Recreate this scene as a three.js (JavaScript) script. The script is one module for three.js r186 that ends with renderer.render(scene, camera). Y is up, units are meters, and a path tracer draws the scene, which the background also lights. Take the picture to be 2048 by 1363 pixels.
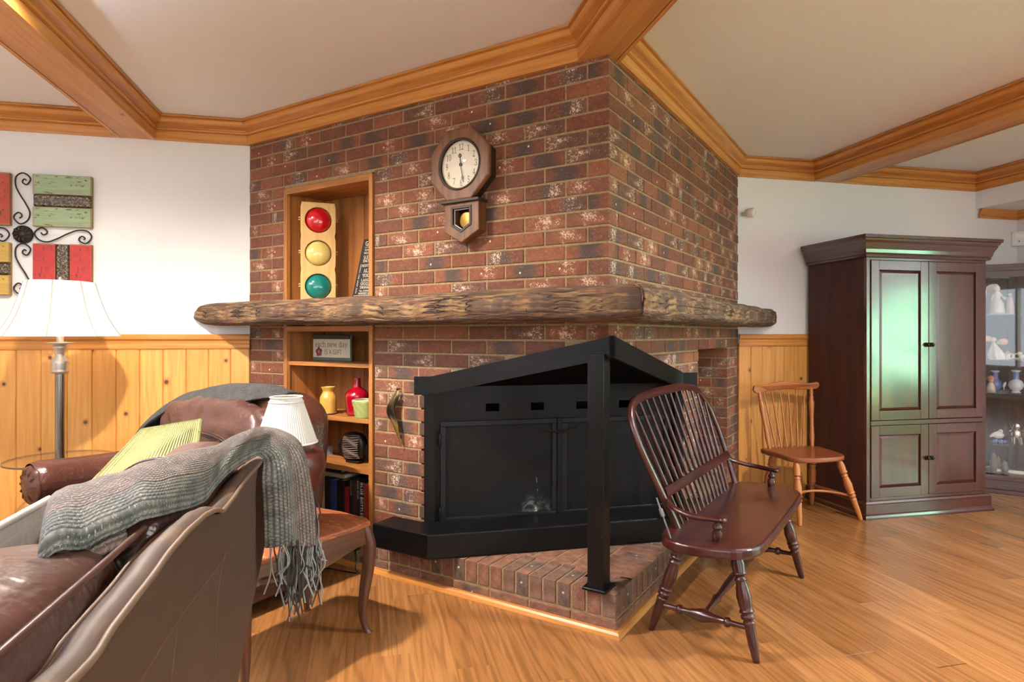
import * as THREE from 'three';
import { RoundedBoxGeometry } from 'three/addons/geometries/RoundedBoxGeometry.js';
import { mergeGeometries, mergeVertices } from 'three/addons/utils/BufferGeometryUtils.js';

// ---------- camera, sky, sun, exposure ----------
const scene = new THREE.Scene();
const YAW = THREE.MathUtils.degToRad(13);
const camera = new THREE.PerspectiveCamera(2 * Math.atan(681.5 / 1258) * 180 / Math.PI, 2048 / 1363, 0.05, 100);
camera.position.set(-0.962, 1.2, 4.068);
camera.lookAt(-0.962 + Math.sin(YAW), 1.2, 4.068 - Math.cos(YAW));
camera.setViewOffset(2048, 1363, 0, 13.5, 2048, 1363);
const renderer = new THREE.WebGLRenderer({ antialias: true });
renderer.toneMapping = THREE.LinearToneMapping;
renderer.toneMappingExposure = 0.62;
renderer.shadowMap.enabled = true;
scene.background = new THREE.Color(0.86, 0.94, 1.0);
scene.backgroundIntensity = 8;
const sun = new THREE.DirectionalLight(0xfff3e0, 560);
sun.position.set(-14, 18, -5); sun.target.position.set(9, 0, 3);
sun.shadow.camera.left = -14; sun.shadow.camera.right = 14; sun.shadow.camera.top = 14; sun.shadow.camera.bottom = -14;
sun.name = 'sun'; scene.add(sun, sun.target); sun.target.name = 'sun_target';
const DOWNLIGHT_LEFT = 80, DOWNLIGHT_RIGHT = 46, ADDED_PENDANT = 3, ADDED_UPLIGHT_LEFT = 140, ADDED_UPLIGHT_RIGHT = 205, FLOOR_LAMP = 0.5;

// ---------- random numbers and noise ----------
let seedState = 12345;
const rnd = () => { seedState = (seedState + 0x6d2b79f5) | 0; let t = Math.imul(seedState ^ (seedState >>> 15), 1 | seedState); t = (t + Math.imul(t ^ (t >>> 7), 61 | t)) ^ t; return ((t ^ (t >>> 14)) >>> 0) / 4294967296; };
const rr = (a, b) => a + (b - a) * rnd();
const hash = (x, y, s) => { let h = Math.imul(x, 374761393) + Math.imul(y, 668265263) + Math.imul(s, 1274126177); h = Math.imul(h ^ (h >>> 13), 1274126177); return ((h ^ (h >>> 16)) >>> 0) / 4294967296; };
const mod = (a, n) => ((a % n) + n) % n;
// tiling value noise: u, v in 0..1, fx by fy cells
function tn(u, v, fx, fy, s) {
  const x = u * fx, y = v * fy, ix = Math.floor(x), iy = Math.floor(y), a = x - ix, b = y - iy, p = a * a * (3 - 2 * a), q = b * b * (3 - 2 * b);
  const x0 = mod(ix, fx), x1 = mod(ix + 1, fx), y0 = mod(iy, fy), y1 = mod(iy + 1, fy);
  return (hash(x0, y0, s) * (1 - p) + hash(x1, y0, s) * p) * (1 - q) + (hash(x0, y1, s) * (1 - p) + hash(x1, y1, s) * p) * q;
}
const fbm = (u, v, fx, fy, s, oct = 4) => { let t = 0, a = 0.5, n = 0; for (let i = 0; i < oct; i++) { t += a * tn(u, v, fx, fy, s + i * 17); n += a; a *= 0.5; fx *= 2; fy *= 2; } return t / n; };
const n3 = (x, y, z, s = 0) => (tn(x * 0.01, y * 0.01, 100, 100, s) + tn(y * 0.01 + 0.31, z * 0.01 + 0.17, 100, 100, s + 3) + tn(z * 0.01 + 0.57, x * 0.01, 100, 100, s + 7)) / 3;
const sm = (a, b, x) => { const t = Math.min(1, Math.max(0, (x - a) / (b - a))); return t * t * (3 - 2 * t); };
const mix = (a, b, t) => a.map((x, i) => x + (b[i] - x) * t);

// ---------- textures ----------
function tex(w, h, fn, { srgb = true, tw = 1, th = 1 } = {}) {
  const d = new Uint8Array(w * h * 4);
  for (let y = 0; y < h; y++) for (let x = 0; x < w; x++) {
    const c = fn((x + 0.5) / w, (y + 0.5) / h), o = (y * w + x) * 4;
    if (typeof c === 'number') d[o] = d[o + 1] = d[o + 2] = Math.max(0, Math.min(255, c * 255));
    else for (let k = 0; k < 3; k++) d[o + k] = Math.max(0, Math.min(255, c[k]));
    d[o + 3] = 255;
  }
  const t = new THREE.DataTexture(d, w, h); t.wrapS = t.wrapT = THREE.RepeatWrapping; t.magFilter = t.minFilter = THREE.LinearFilter;
  if (srgb) t.colorSpace = THREE.SRGBColorSpace;
  t.repeat.set(1 / tw, 1 / th); t.needsUpdate = true; return t;
}
function woodFn({ light, dark, seed = 1, fine = 60, rings = 7, wave = 1.2, contrast = 1, knots = [], pore = 0.25, asp = 2.2 }) {
  return (u, v) => {
    let vv = v, kn = 0, kd = 0;
    for (const [ku, kv, kr] of knots) {
      let du = u - ku, dv = v - kv; du -= Math.round(du); dv -= Math.round(dv); du *= asp;
      const r = Math.hypot(du, dv * 1.0), f = Math.exp(-(r * r) / (kr * kr * 6));
      vv += f * Math.sign(dv || 1) * kr * 0.9; kn = Math.max(kn, sm(kr * 1.0, kr * 0.55, r)); kd = Math.max(kd, sm(kr * 2.2, kr * 0.9, r) * 0.55);
    }
    const w = (fbm(u, v, 2, 3, seed, 3) - 0.5) * wave;
    const ring = 0.5 + 0.5 * Math.sin((vv * rings + w) * Math.PI * 2);
    const st = fbm(u, vv, 4, fine, seed + 40, 3), po = tn(u, vv, 14, fine * 4, seed + 80);
    let t = (0.42 * Math.pow(ring, 2.2) + 0.55 * st + pore * (po - 0.5)) * contrast;
    t = Math.max(0, Math.min(1, t));
    let c = mix(light, dark, t);
    if (kd) c = mix(c, dark.map((x) => x * 0.8), kd);
    if (kn) c = mix(c, [70, 38, 20], kn * 0.9);
    return c;
  };
}
const M = {};
const std = (o) => new THREE.MeshStandardMaterial(o), phys = (o) => new THREE.MeshPhysicalMaterial(o);
const flat = (c, roughness = 0.6, metalness = 0) => std({ color: c, roughness, metalness });
function wood(key, o, { w = 512, h = 256, tw = 0.9, th = 0.3, roughness = 0.5, clearcoat = 0, ccr = 0.15 } = {}) {
  const map = tex(w, h, woodFn(o), { tw, th });
  M[key] = clearcoat ? phys({ map, roughness, clearcoat, clearcoatRoughness: ccr }) : std({ map, roughness });
  return M[key];
}
wood('trim', { light: [214, 152, 78], dark: [164, 100, 42], seed: 3, rings: 3, fine: 40, contrast: 0.9 }, { roughness: 0.38 });
wood('beam', { light: [206, 148, 82], dark: [158, 98, 46], seed: 9, rings: 2, fine: 36, contrast: 0.85, wave: 2.2, knots: [[0.2, 0.6, 0.02]] }, { tw: 1.6, th: 0.4, roughness: 0.4 });
M.pine = [0, 1, 2, 3].map((i) => {
  const kn = [[[0.22, 0.5, 0.085], [0.62, 0.35, 0.05]], [[0.45, 0.4, 0.07]], [[0.7, 0.55, 0.1]], [[0.34, 0.3, 0.04], [0.9, 0.5, 0.08]]][i];
  return std({ map: tex(768, 128, woodFn({ light: [[220, 164, 88], [216, 158, 80], [224, 170, 96], [214, 154, 78]][i], dark: [186, 122, 54], seed: 20 + i * 5, rings: 1.6, wave: 2.4, fine: 16, contrast: 0.7, knots: kn, asp: 7.5 }), { tw: 1.15, th: 0.14 }), roughness: 0.42 });
});
wood('oak', { light: [186, 126, 66], dark: [134, 82, 38], seed: 50, rings: 4, fine: 70, contrast: 0.95 }, { roughness: 0.5, tw: 0.8, th: 0.35 });
M.floor = [0, 1, 2, 3].map((i) => phys({ map: tex(1024, 128, woodFn({ light: [[168, 117, 68], [160, 110, 62], [174, 122, 72], [156, 106, 59]][i], dark: [[102, 63, 34], [98, 60, 32], [110, 69, 38], [92, 56, 30]][i], seed: 70 + i * 9, rings: 1.5, wave: 3.0, fine: 13, contrast: 0.66, pore: 0.16 }), { tw: 1.22, th: 0.13 }), roughness: 0.2 }));
M.cherry = phys({ map: tex(512, 256, woodFn({ light: [76, 34, 25], dark: [46, 20, 16], seed: 110, rings: 2, fine: 50, contrast: 0.9 }), { tw: 0.9, th: 0.3 }), roughness: 0.3, specularIntensity: 0.6, clearcoat: 1, clearcoatRoughness: 0.12 });
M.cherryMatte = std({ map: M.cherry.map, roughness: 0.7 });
M.mahogany = phys({ map: tex(512, 256, woodFn({ light: [72, 27, 21], dark: [38, 14, 12], seed: 120, rings: 3, fine: 40, contrast: 0.95 }), { tw: 0.7, th: 0.3 }), roughness: 0.28, clearcoat: 0.3, clearcoatRoughness: 0.12 });
M.maple = std({ map: tex(512, 256, woodFn({ light: [186, 118, 62], dark: [140, 76, 36], seed: 130, rings: 3, fine: 50 }), { tw: 0.5, th: 0.2 }), roughness: 0.35 });
M.legOak = std({ map: tex(256, 256, woodFn({ light: [98, 58, 36], dark: [62, 34, 21], seed: 142, rings: 4, fine: 50 }), { tw: 0.5, th: 0.2 }), roughness: 0.42 });
M.quarterOak = std({ map: tex(512, 512, (u, v) => { const a = woodFn({ light: [164, 92, 54], dark: [112, 56, 30], seed: 140, rings: 6, fine: 60 })(u, v), fl = sm(0.62, 0.74, fbm(u + v * 0.35, v, 7, 26, 145, 3)); return mix(a, [202, 132, 84], fl * 0.7); }, { tw: 0.35, th: 0.35 }), roughness: 0.45 });
M.clockOak = std({ map: tex(256, 256, woodFn({ light: [126, 82, 45], dark: [78, 48, 25], seed: 150, rings: 4, fine: 60 }), { tw: 0.3, th: 0.2 }), roughness: 0.45 });
M.darkEdge = flat(0x2c1c12, 0.5);
// bricks: eight firings of the same clay, with flashed dark blotches and cream specks
function brickFn(kind, seed) {
  const base = [[124, 71, 47], [115, 64, 42], [131, 78, 52], [106, 62, 44], [120, 67, 45], [111, 66, 47], [98, 66, 51], [124, 75, 53]][seed % 8];
  return (u, v) => {
    const n = fbm(u, v, 10, 4, seed * 31 + 5, 4), g = tn(u, v, 90, 34, seed + 11);
    let c = base.map((x) => x * (0.78 + 0.36 * n + 0.12 * (g - 0.5)));
    if (kind === 1 || kind === 3) {
      const x = kind === 1 ? Math.abs(u - 0.5) : Math.abs(u - 0.34), d = sm(0.4, 0.1, x + (fbm(u, v, 4, 2, seed + 60, 4) - 0.5) * 0.34);
      c = mix(c, [70, 57, 51].map((q) => q * (0.75 + 0.5 * g)), d * 0.9);
    }
    if (kind === 2 || kind === 3) {
      const cx = 0.25 + 0.5 * hash(seed, 2, 5), cy = 0.3 + 0.4 * hash(seed, 3, 5), wid = 1.1 + 1.6 * hash(seed, 8, 2), r = Math.hypot((u - cx) * wid, (v - cy) * 0.7), area = sm(0.8, 0.0, r + (fbm(u, v, 7, 3, seed + 90, 3) - 0.5) * 0.8);
      const fine = 0.42 * tn(u, v, 84, 28, seed + 97) + 0.33 * tn(u, v, 42, 14, seed + 99) + 0.25 * tn(u, v, 16, 6, seed + 101), th = 0.75 - 0.34 * area * (0.5 + 0.5 * hash(seed, 9, 1)), sp = sm(th, th + 0.07, fine);
      c = mix(c, [226, 204, 180], sp * (0.55 + 0.45 * area)); c = mix(c, [176, 140, 116], area * 0.25);
    }
    { const fine = 0.6 * tn(u, v, 110, 36, seed + 107) + 0.4 * tn(u, v, 40, 14, seed + 109), sp = sm(0.8, 0.85, fine); c = mix(c, [212, 190, 164], sp * 0.75); c = mix(c, [60, 38, 30], sm(0.2, 0.14, fine) * 0.5); }
    if (seed % 4 === 0) { const px = 0.3 + 0.4 * hash(seed, 4, 9), py = 0.3 + 0.4 * hash(seed, 5, 9), r = Math.hypot((u - px) * 3.3, v - py); c = mix(c, [228, 210, 186], sm(0.1, 0.06, r + (g - 0.5) * 0.06)); }
    return c;
  };
}
const brickBump = tex(256, 80, (u, v) => 0.5 * fbm(u, v, 24, 8, 7, 4) + 0.5 * tn(u, v, 110, 36, 8), { srgb: false });
M.brick = [[0, 1], [0, 2], [0, 4], [0, 3], [1, 5], [1, 8], [2, 6], [2, 7], [3, 9], [1, 10], [2, 12], [0, 13], [2, 15], [2, 18], [3, 21], [1, 23]].map(([k, s]) => std({ map: tex(256, 80, brickFn(k, s)), roughness: 0.82, bumpMap: brickBump, bumpScale: 0.0025 }));
const BRICK_ODDS = [0, 0, 1, 1, 2, 3, 11, 11, 4, 5, 9, 15, 6, 7, 10, 12, 13, 8, 14, 6, 12];
M.mortar = std({ map: tex(256, 256, (u, v) => { const n = fbm(u, v, 24, 24, 3, 4), g = tn(u, v, 120, 120, 4); return [148, 126, 90].map((x) => x * (0.82 + 0.3 * n + 0.2 * (g - 0.5))); }, { tw: 0.25, th: 0.25 }), roughness: 0.95 });
M.hearthBrick = [1, 2, 3, 4].map((s) => std({ map: tex(256, 80, (u, v) => { const a = brickFn(s === 4 ? 1 : 0, s + 20)(u, v); return mix(a.map((x) => x * 0.86), [190, 150, 126], 0.5 * fbm(u, v, 6, 3, s + 70, 3)); }), roughness: 0.85, bumpMap: brickBump, bumpScale: 0.003 }));
// painted surfaces
M.wall = std({ map: tex(256, 256, (u, v) => { const n = fbm(u, v, 6, 6, 5, 3) * 3; return [232 + n, 231 + n, 229 + n]; }, { tw: 1, th: 1 }), roughness: 0.85 });
M.ceiling = std({ map: tex(256, 256, (u, v) => { const n = fbm(u, v, 8, 8, 15, 3) * 3; return [240 + n, 240 + n, 239 + n]; }, { tw: 1.2, th: 1.2 }), roughness: 0.9 });
M.white = flat(0xe9e7e2, 0.5);
// black painted steel with worn specks
M.steel = phys({ map: tex(512, 512, (u, v) => { const n = fbm(u, v, 5, 5, 31, 4), sp = sm(0.93, 0.97, tn(u, v, 120, 120, 33)) * sm(0.5, 0.8, fbm(u, v, 5, 5, 36, 2)); return mix([8 + n * 7, 8 + n * 7, 8 + n * 7], [120, 118, 114], sp * 0.7); }, { tw: 0.9, th: 0.9 }), roughness: 0.33, specularIntensity: 0.45 });
M.steelFlat = phys({ color: 0x090909, roughness: 0.42, specularIntensity: 0.5 });
M.steelFrame = phys({ color: 0x121315, roughness: 0.35, specularIntensity: 0.6 });
const screenFn = (ash) => (u, v) => {
  const n = fbm(u, v, 6, 5, 41, 4), sp = sm(0.95, 0.98, tn(u, v, 90, 70, 43)) * 0.6, wire = 0.85 + 0.3 * tn(u, v, 200, 160, 46);
  let c = [9 + n * 8, 9 + n * 8, 8 + n * 8].map((x) => x * wire);
  c = mix(c, [150, 146, 140], sp * sm(0.45, 0.7, fbm(u, v, 3, 3, 44, 2)));
  if (ash) {
    const k = fbm(u, v, 5, 4, 47, 4), p = fbm(u, v, 26, 20, 49, 4), d = Math.hypot((u - 0.83) * 1.0, (v - 0.03) * 1.25) + (k - 0.5) * 0.22;
    c = mix(c, [120, 120, 118], sm(0.24, 0.04, d) * sm(0.25, 0.7, p) * 0.8);
    c = mix(c, [190, 186, 178], sm(0.66, 0.72, p) * sm(0.2, 0.1, d) * sm(0.07, 0.03, v));
    c = mix(c, [22, 21, 20], sm(0.02, 0.006, Math.abs(d - 0.12)) * 0.7 * sm(0.2, 0.35, k));
    const st = sm(0.005, 0.002, Math.abs(u - 0.86 + (k - 0.5) * 0.1)) * sm(0.2, 0.26, v) * sm(0.46, 0.38, v) * sm(0.42, 0.6, fbm(u, v, 4, 14, 53, 2));
    c = mix(c, [150, 146, 140], st * 0.8);
  }
  return c;
};
M.screenAsh = phys({ map: tex(512, 400, screenFn(true)), roughness: 0.5, specularIntensity: 0.45 });
M.screen = phys({ map: tex(512, 400, screenFn(false)), roughness: 0.5, specularIntensity: 0.45 });
// leather, cloth
const leatherBump = tex(512, 512, (u, v) => 0.55 * fbm(u, v, 40, 40, 60, 3) + 0.45 * (1 - Math.abs(fbm(u, v, 7, 7, 63, 4) - 0.5) * 4), { srgb: false, tw: 0.5, th: 0.5 });
const leather = (c, seed, roughness = 0.36) => std({ map: tex(256, 256, (u, v) => { const n = fbm(u, v, 4, 4, seed, 5); return c.map((x, i) => x * (0.8 + 0.42 * n)); }, { tw: 0.6, th: 0.6 }), roughness, bumpMap: leatherBump, bumpScale: 0.0035 });
M.leather = leather([80, 54, 47], 64, 0.3);
M.leatherRed = leather([74, 41, 31], 67, 0.32);
M.leatherPanel = std({ map: tex(256, 256, (u, v) => { const n = fbm(u, v, 5, 5, 69, 5); return [66, 49, 39].map((x) => x * (0.9 + 0.2 * n)); }, { tw: 0.5, th: 0.5 }), roughness: 0.55 });
M.leatherEdge = std({ map: tex(256, 256, (u, v) => { const n = fbm(u, v, 6, 10, 72, 5); return mix([72, 54, 43], [98, 75, 56], sm(0.45, 0.7, n)); }, { tw: 0.4, th: 0.1 }), roughness: 0.62 });
M.thread = flat(0x6b5639, 0.7); M.leatherPlain = flat(0x4b2f28, 0.38); M.weltWorn = flat(0x6a5442, 0.55);
const knitFn = (a, b, seed, rows = 16, cols = 14) => (u, v) => {
  const row = v * rows, st = (u * cols + 0.5 * (Math.floor(row) % 2)), k = Math.abs((row % 1) - 0.5) * 2, j = Math.abs((st % 1) - 0.5) * 2;
  const sh = 0.62 + 0.5 * (1 - k * k) * (0.55 + 0.45 * (1 - j)), f = tn(u, v, cols * 5, rows * 4, seed), p = fbm(u, v, 6, 6, seed + 3, 3);
  let c = mix(a, b, sm(0.35, 0.7, p * 0.6 + f * 0.4)).map((x) => x * sh);
  if (f > 0.86) c = mix(c, [215, 210, 200], 0.6);
  return c;
};
const knitBump = tex(256, 256, (u, v) => { const row = v * 16, st = u * 14 + 0.5 * (Math.floor(row) % 2), k = Math.abs((row % 1) - 0.5) * 2, j = Math.abs((st % 1) - 0.5) * 2; return (1 - k * k) * (0.4 + 0.6 * (1 - j)) * 0.8 + 0.2 * tn(u, v, 90, 90, 81); }, { srgb: false, tw: 0.16, th: 0.16 });
M.throwGrey = std({ map: tex(256, 256, knitFn([136, 122, 113], [104, 97, 92], 83), { tw: 0.16, th: 0.16 }), roughness: 0.95, bumpMap: knitBump, bumpScale: 0.004 });
M.throwDaylightTint = std({ map: tex(256, 256, knitFn([124, 122, 115], [90, 95, 91], 86), { tw: 0.16, th: 0.16 }), roughness: 0.95, bumpMap: knitBump, bumpScale: 0.004 });  // edge yarn: slight green of reflected daylight put into the colour
M.throwDark = std({ map: tex(256, 256, knitFn([70, 69, 66], [52, 52, 51], 88, 30, 40), { tw: 0.2, th: 0.2 }), roughness: 0.95, bumpMap: knitBump, bumpScale: 0.002 });
M.yarn = flat(0x8f948f, 0.9);
M.corduroy = std({ map: tex(256, 256, (u, v) => { const k = 0.5 + 0.5 * Math.sin((u + (fbm(u, v, 3, 3, 91, 2) - 0.5) * 0.03) * Math.PI * 2 * 22), n = fbm(u, v, 8, 8, 93, 3); return mix([124, 124, 74], [178, 176, 122], k * 0.8 + n * 0.3 - 0.1); }, { tw: 0.24, th: 0.24 }), roughness: 0.95, bumpMap: tex(256, 32, (u) => 0.5 + 0.5 * Math.sin(u * Math.PI * 2 * 22), { srgb: false, tw: 0.24, th: 0.24 }), bumpScale: 0.004 });
M.linen = std({ map: tex(256, 256, (u, v) => { const k = tn(u, v, 120, 6, 95) * 0.5 + tn(u, v, 6, 120, 96) * 0.5; return [214, 214, 206].map((x) => x * (0.9 + 0.14 * k)); }, { tw: 0.2, th: 0.2 }), roughness: 0.95 });
// log: weathered, cracked
const logN = (u, v) => { const n = fbm(u, v, 10, 10, 101, 5), w = (fbm(u, v, 5, 5, 119, 4) - 0.5) * 0.18, st = 0.6 * fbm(u + w * 0.2, v + w, 8, 44, 103, 5) + 0.4 * fbm(u, v, 40, 60, 121, 3), cr = Math.abs(fbm(u, v + w * 0.7, 5, 22, 105, 5) - 0.5), c2 = Math.abs(fbm(u + w * 0.5, v, 18, 16, 109, 4) - 0.5); return [n, st, Math.max(sm(0.02, 0.003, cr) * sm(0.42, 0.58, fbm(u, v, 5, 7, 111, 3)), sm(0.016, 0.003, c2) * sm(0.5, 0.6, fbm(u, v, 7, 6, 113, 3)))]; };
M.log = std({ map: tex(1024, 512, (u, v) => {
  const [n, st, cr] = logN(u, v), big = fbm(u, v, 4, 3, 107, 4), pat = fbm(u, v, 14, 12, 115, 4);
  let c = mix([136, 106, 70], [62, 46, 33], sm(0.3, 0.68, st)); c = mix(c, [150, 124, 80], sm(0.5, 0.66, big) * 0.6); c = mix(c, [70, 50, 40], sm(0.5, 0.64, pat) * 0.7); c = mix(c, [120, 78, 50], sm(0.56, 0.7, n) * 0.3);
  return mix(c, [24, 17, 13], cr * 0.9);
}, { tw: 1.4, th: 0.7 }), roughness: 0.88, bumpMap: tex(1024, 512, (u, v) => { const [n, st, cr] = logN(u, v); return 0.8 - 0.5 * st + 0.25 * n - 0.6 * cr; }, { srgb: false, tw: 1.4, th: 0.7 }), bumpScale: 0.018 });
M.brass = flat(0xb08a48, 0.3, 1); M.nickel = flat(0xc9c4ba, 0.28, 1); M.poleMetal = flat(0x8d8981, 0.24, 1); M.iron = flat(0x2a2019, 0.5, 0.6); M.chrome = flat(0xd8d8d8, 0.15, 1);
M.mirror = std({ color: 0x56524d, roughness: 0.03, metalness: 1 });
M.glass = phys({ color: 0xffffff, roughness: 0.02, transmission: 1, thickness: 0, ior: 1.5 });
M.glassTint = phys({ color: 0xdcebe6, roughness: 0.03, transmission: 1, thickness: 0, ior: 1.5 });
M.pages = flat(0xd9cdb2, 0.9);

// ---------- geometry helpers ----------
const V = (x, y, z) => new THREE.Vector3(x, y, z);
// box-projected uv in metres, u running along the given axis
function muv(g, grain = 'x', off = 0) {
  if (g.index) g = g.toNonIndexed();
  const p = g.attributes.position, n = g.attributes.normal, uv = new Float32Array(p.count * 2), ga = { x: 0, y: 1, z: 2 }[grain];
  for (let i = 0; i < p.count; i += 3) {
    const N = [0, 0, 0]; for (let k = 0; k < 3; k++) { N[0] += n.getX(i + k); N[1] += n.getY(i + k); N[2] += n.getZ(i + k); }
    const A = N.map(Math.abs), d = A[0] > A[1] && A[0] > A[2] ? 0 : A[1] > A[2] ? 1 : 2, rest = [0, 1, 2].filter((q) => q !== d);
    const a = rest.includes(ga) ? ga : rest[0], b = rest.find((q) => q !== a);
    for (let k = 0; k < 3; k++) { const P = [p.getX(i + k), p.getY(i + k), p.getZ(i + k)]; uv[(i + k) * 2] = P[a] + off; uv[(i + k) * 2 + 1] = P[b] + d * 0.37 + off * 0.7; }
  }
  g.setAttribute('uv', new THREE.BufferAttribute(uv, 2)); return g;
}
let gOff = 0;
const box = (w, h, d, grain = 'x', r = 0.003, seg = 1) => muv(new RoundedBoxGeometry(w, h, d, seg, Math.min(r, w / 2.1, h / 2.1, d / 2.1)), grain, (gOff = (gOff + 0.173) % 1));
const at = (g, x, y, z) => g.translate(x, y, z);
const rot = (g, rx = 0, ry = 0, rz = 0) => g.applyMatrix4(new THREE.Matrix4().makeRotationFromEuler(new THREE.Euler(rx, ry, rz)));
const join = (list) => mergeGeometries(list.map((g) => { const q = g.index ? g.toNonIndexed() : g.clone(); for (const k of Object.keys(q.attributes)) if (!['position', 'normal', 'uv'].includes(k)) q.deleteAttribute(k); return q; }));
// block with chamfered front; front at z = 0, body behind it; uv 0..1 over the front (unit) or metres
function block(w, h, d, c, { unit = false, swap = false, off = 0 } = {}) {
  const x = w / 2, y = h / 2, P = [], U = [], uvOf = (a, b) => unit ? [a / w + 0.5, b / h + 0.5] : swap ? [b + off, a + off] : [a + off, b + off];
  const F = [[-x + c, -y + c, 0], [x - c, -y + c, 0], [x - c, y - c, 0], [-x + c, y - c, 0]], S = [[-x, -y, -c], [x, -y, -c], [x, y, -c], [-x, y, -c]], B = S.map(([a, b]) => [a, b, -d]);
  const quad = (a, b, e, f, i = -1) => { for (const q of [a, b, e, a, e, f]) { P.push(...q); U.push(...(i < 0 ? uvOf(q[0], q[1]) : i % 2 ? uvOf(-x - q[2] * (i === 1 ? 1 : -1) * 0.95, q[1]) : uvOf(q[0], -y - q[2] * 0.6))); } };
  quad(...F); for (let i = 0; i < 4; i++) { const j = (i + 1) % 4; quad(S[i], S[j], F[j], F[i]); quad(B[i], B[j], S[j], S[i], i); }
  const g = new THREE.BufferGeometry(); g.setAttribute('position', new THREE.Float32BufferAttribute(P, 3)); g.setAttribute('uv', new THREE.Float32BufferAttribute(U, 2)); g.computeVertexNormals(); return g;
}
// profile [[out, y], ...] swept along a path [[x, z], ...] with mitred corners; out is to the right-hand normal (-dz, dx)
function sweep(profile, path, closed = false) {
  const n = path.length, dirs = [], P = [], U = [];
  for (let i = 0; i < n - (closed ? 0 : 1); i++) { const a = path[i], b = path[(i + 1) % n], l = Math.hypot(b[0] - a[0], b[1] - a[1]); dirs.push([(b[0] - a[0]) / l, (b[1] - a[1]) / l, l]); }
  const ring = (i) => {
    const d0 = dirs[closed ? mod(i - 1, n) : Math.max(0, i - 1)], d1 = dirs[closed ? i % n : Math.min(dirs.length - 1, i)], n0 = [-d0[1], d0[0]], n1 = [-d1[1], d1[0]];
    let m = [n0[0] + n1[0], n0[1] + n1[1]]; const k = 1 + n0[0] * n1[0] + n0[1] * n1[1]; m = [m[0] / k, m[1] / k];
    return profile.map(([o, y]) => [path[i % n][0] + m[0] * o, y, path[i % n][1] + m[1] * o]);
  };
  let L = 0; const len = [0]; for (let j = 1; j < profile.length; j++) len.push(len[j - 1] + Math.hypot(profile[j][0] - profile[j - 1][0], profile[j][1] - profile[j - 1][1]));
  for (let i = 0; i < dirs.length; i++) {
    const a = ring(i), b = ring(i + 1), l = dirs[i][2];
    for (let j = 0; j < profile.length - 1; j++) {
      const q = [a[j], b[j], b[j + 1], a[j], b[j + 1], a[j + 1]], u = [[L, len[j]], [L + l, len[j]], [L + l, len[j + 1]], [L, len[j]], [L + l, len[j + 1]], [L, len[j + 1]]];
      q.forEach((p) => P.push(...p)); u.forEach((p) => U.push(...p));
    }
    L += l;
  }
  const g = new THREE.BufferGeometry(); g.setAttribute('position', new THREE.Float32BufferAttribute(P, 3)); g.setAttribute('uv', new THREE.Float32BufferAttribute(U, 2)); g.computeVertexNormals(); return g;
}
const tube = (pts, r, seg = 24, rad = 8, closed = false) => new THREE.TubeGeometry(new THREE.CatmullRomCurve3(pts.map((p) => p.isVector3 ? p : V(...p)), closed), seg, r, rad, closed);
// turned part from a to b; prof [[t, r], ...]
function turned(a, b, prof, seg = 14) {
  a = V(...a); b = V(...b); const d = b.clone().sub(a), L = d.length();
  const g = new THREE.LatheGeometry(prof.map(([t, r]) => new THREE.Vector2(r, t * L)), seg), uv = g.attributes.uv, p = g.attributes.position;
  for (let i = 0; i < uv.count; i++) uv.setXY(i, p.getY(i) + gOff, uv.getX(i) * 0.15);
  gOff = (gOff + 0.13) % 1;
  g.applyQuaternion(new THREE.Quaternion().setFromUnitVectors(V(0, 1, 0), d.normalize())); g.translate(a.x, a.y, a.z); return g;
}
const lathe = (pts, seg = 32) => new THREE.LatheGeometry(pts.map(([r, y]) => new THREE.Vector2(r, y)), seg);
function extrude(pts, depth, bevel = 0.003, { holes = [], curve = false, seg = 2, grain = 'x', steps = 12 } = {}) {
  const s = curve ? new THREE.Shape(new THREE.SplineCurve(pts.map(([x, y]) => new THREE.Vector2(x, y))).getPoints(pts.length * 4)) : new THREE.Shape(pts.map(([x, y]) => new THREE.Vector2(x, y)));
  for (const h of holes) s.holes.push(new THREE.Path(h.map(([x, y]) => new THREE.Vector2(x, y))));
  const g = new THREE.ExtrudeGeometry(s, { depth: Math.max(1e-4, depth - 2 * bevel), bevelEnabled: bevel > 0, bevelThickness: bevel, bevelSize: bevel, bevelOffset: -bevel, bevelSegments: seg, curveSegments: steps });
  g.translate(0, 0, bevel); return muv(g, grain, (gOff = (gOff + 0.21) % 1));
}
const rect = (x0, y0, x1, y1) => [[x0, y0], [x1, y0], [x1, y1], [x0, y1]];
// soft upholstered block: a cube between box and sphere, scaled, with wrinkles
function puff(w, h, d, { round = 0.35, n = 14, wrinkle = 0, freq = 14, seed = 1, shape = null, uvs = 'x' } = {}) {
  let g = new THREE.BoxGeometry(2, 2, 2, n, n, n); g.deleteAttribute('uv'); g.deleteAttribute('normal'); g = mergeVertices(g, 1e-4);
  const p = g.attributes.position, v = V(0, 0, 0);
  for (let i = 0; i < p.count; i++) {
    v.fromBufferAttribute(p, i); const c = v.clone(), e = 5;
    const L = Math.pow(Math.abs(c.x) ** e + Math.abs(c.y) ** e + Math.abs(c.z) ** e, 1 / e), box_ = c.clone().divideScalar(L), s = c.clone().normalize().multiplyScalar(1.06);
    const q = box_.lerp(s, round); let x = q.x * w / 2, y = q.y * h / 2, z = q.z * d / 2;
    if (wrinkle) { const k = (n3(x * freq, y * freq, z * freq, seed) - 0.5) * wrinkle * 2; x += q.x * k; y += q.y * k; z += q.z * k; }
    if (shape) [x, y, z] = shape(x, y, z);
    p.setXYZ(i, x, y, z);
  }
  g.computeVertexNormals(); return muv(g, uvs);
}
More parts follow.
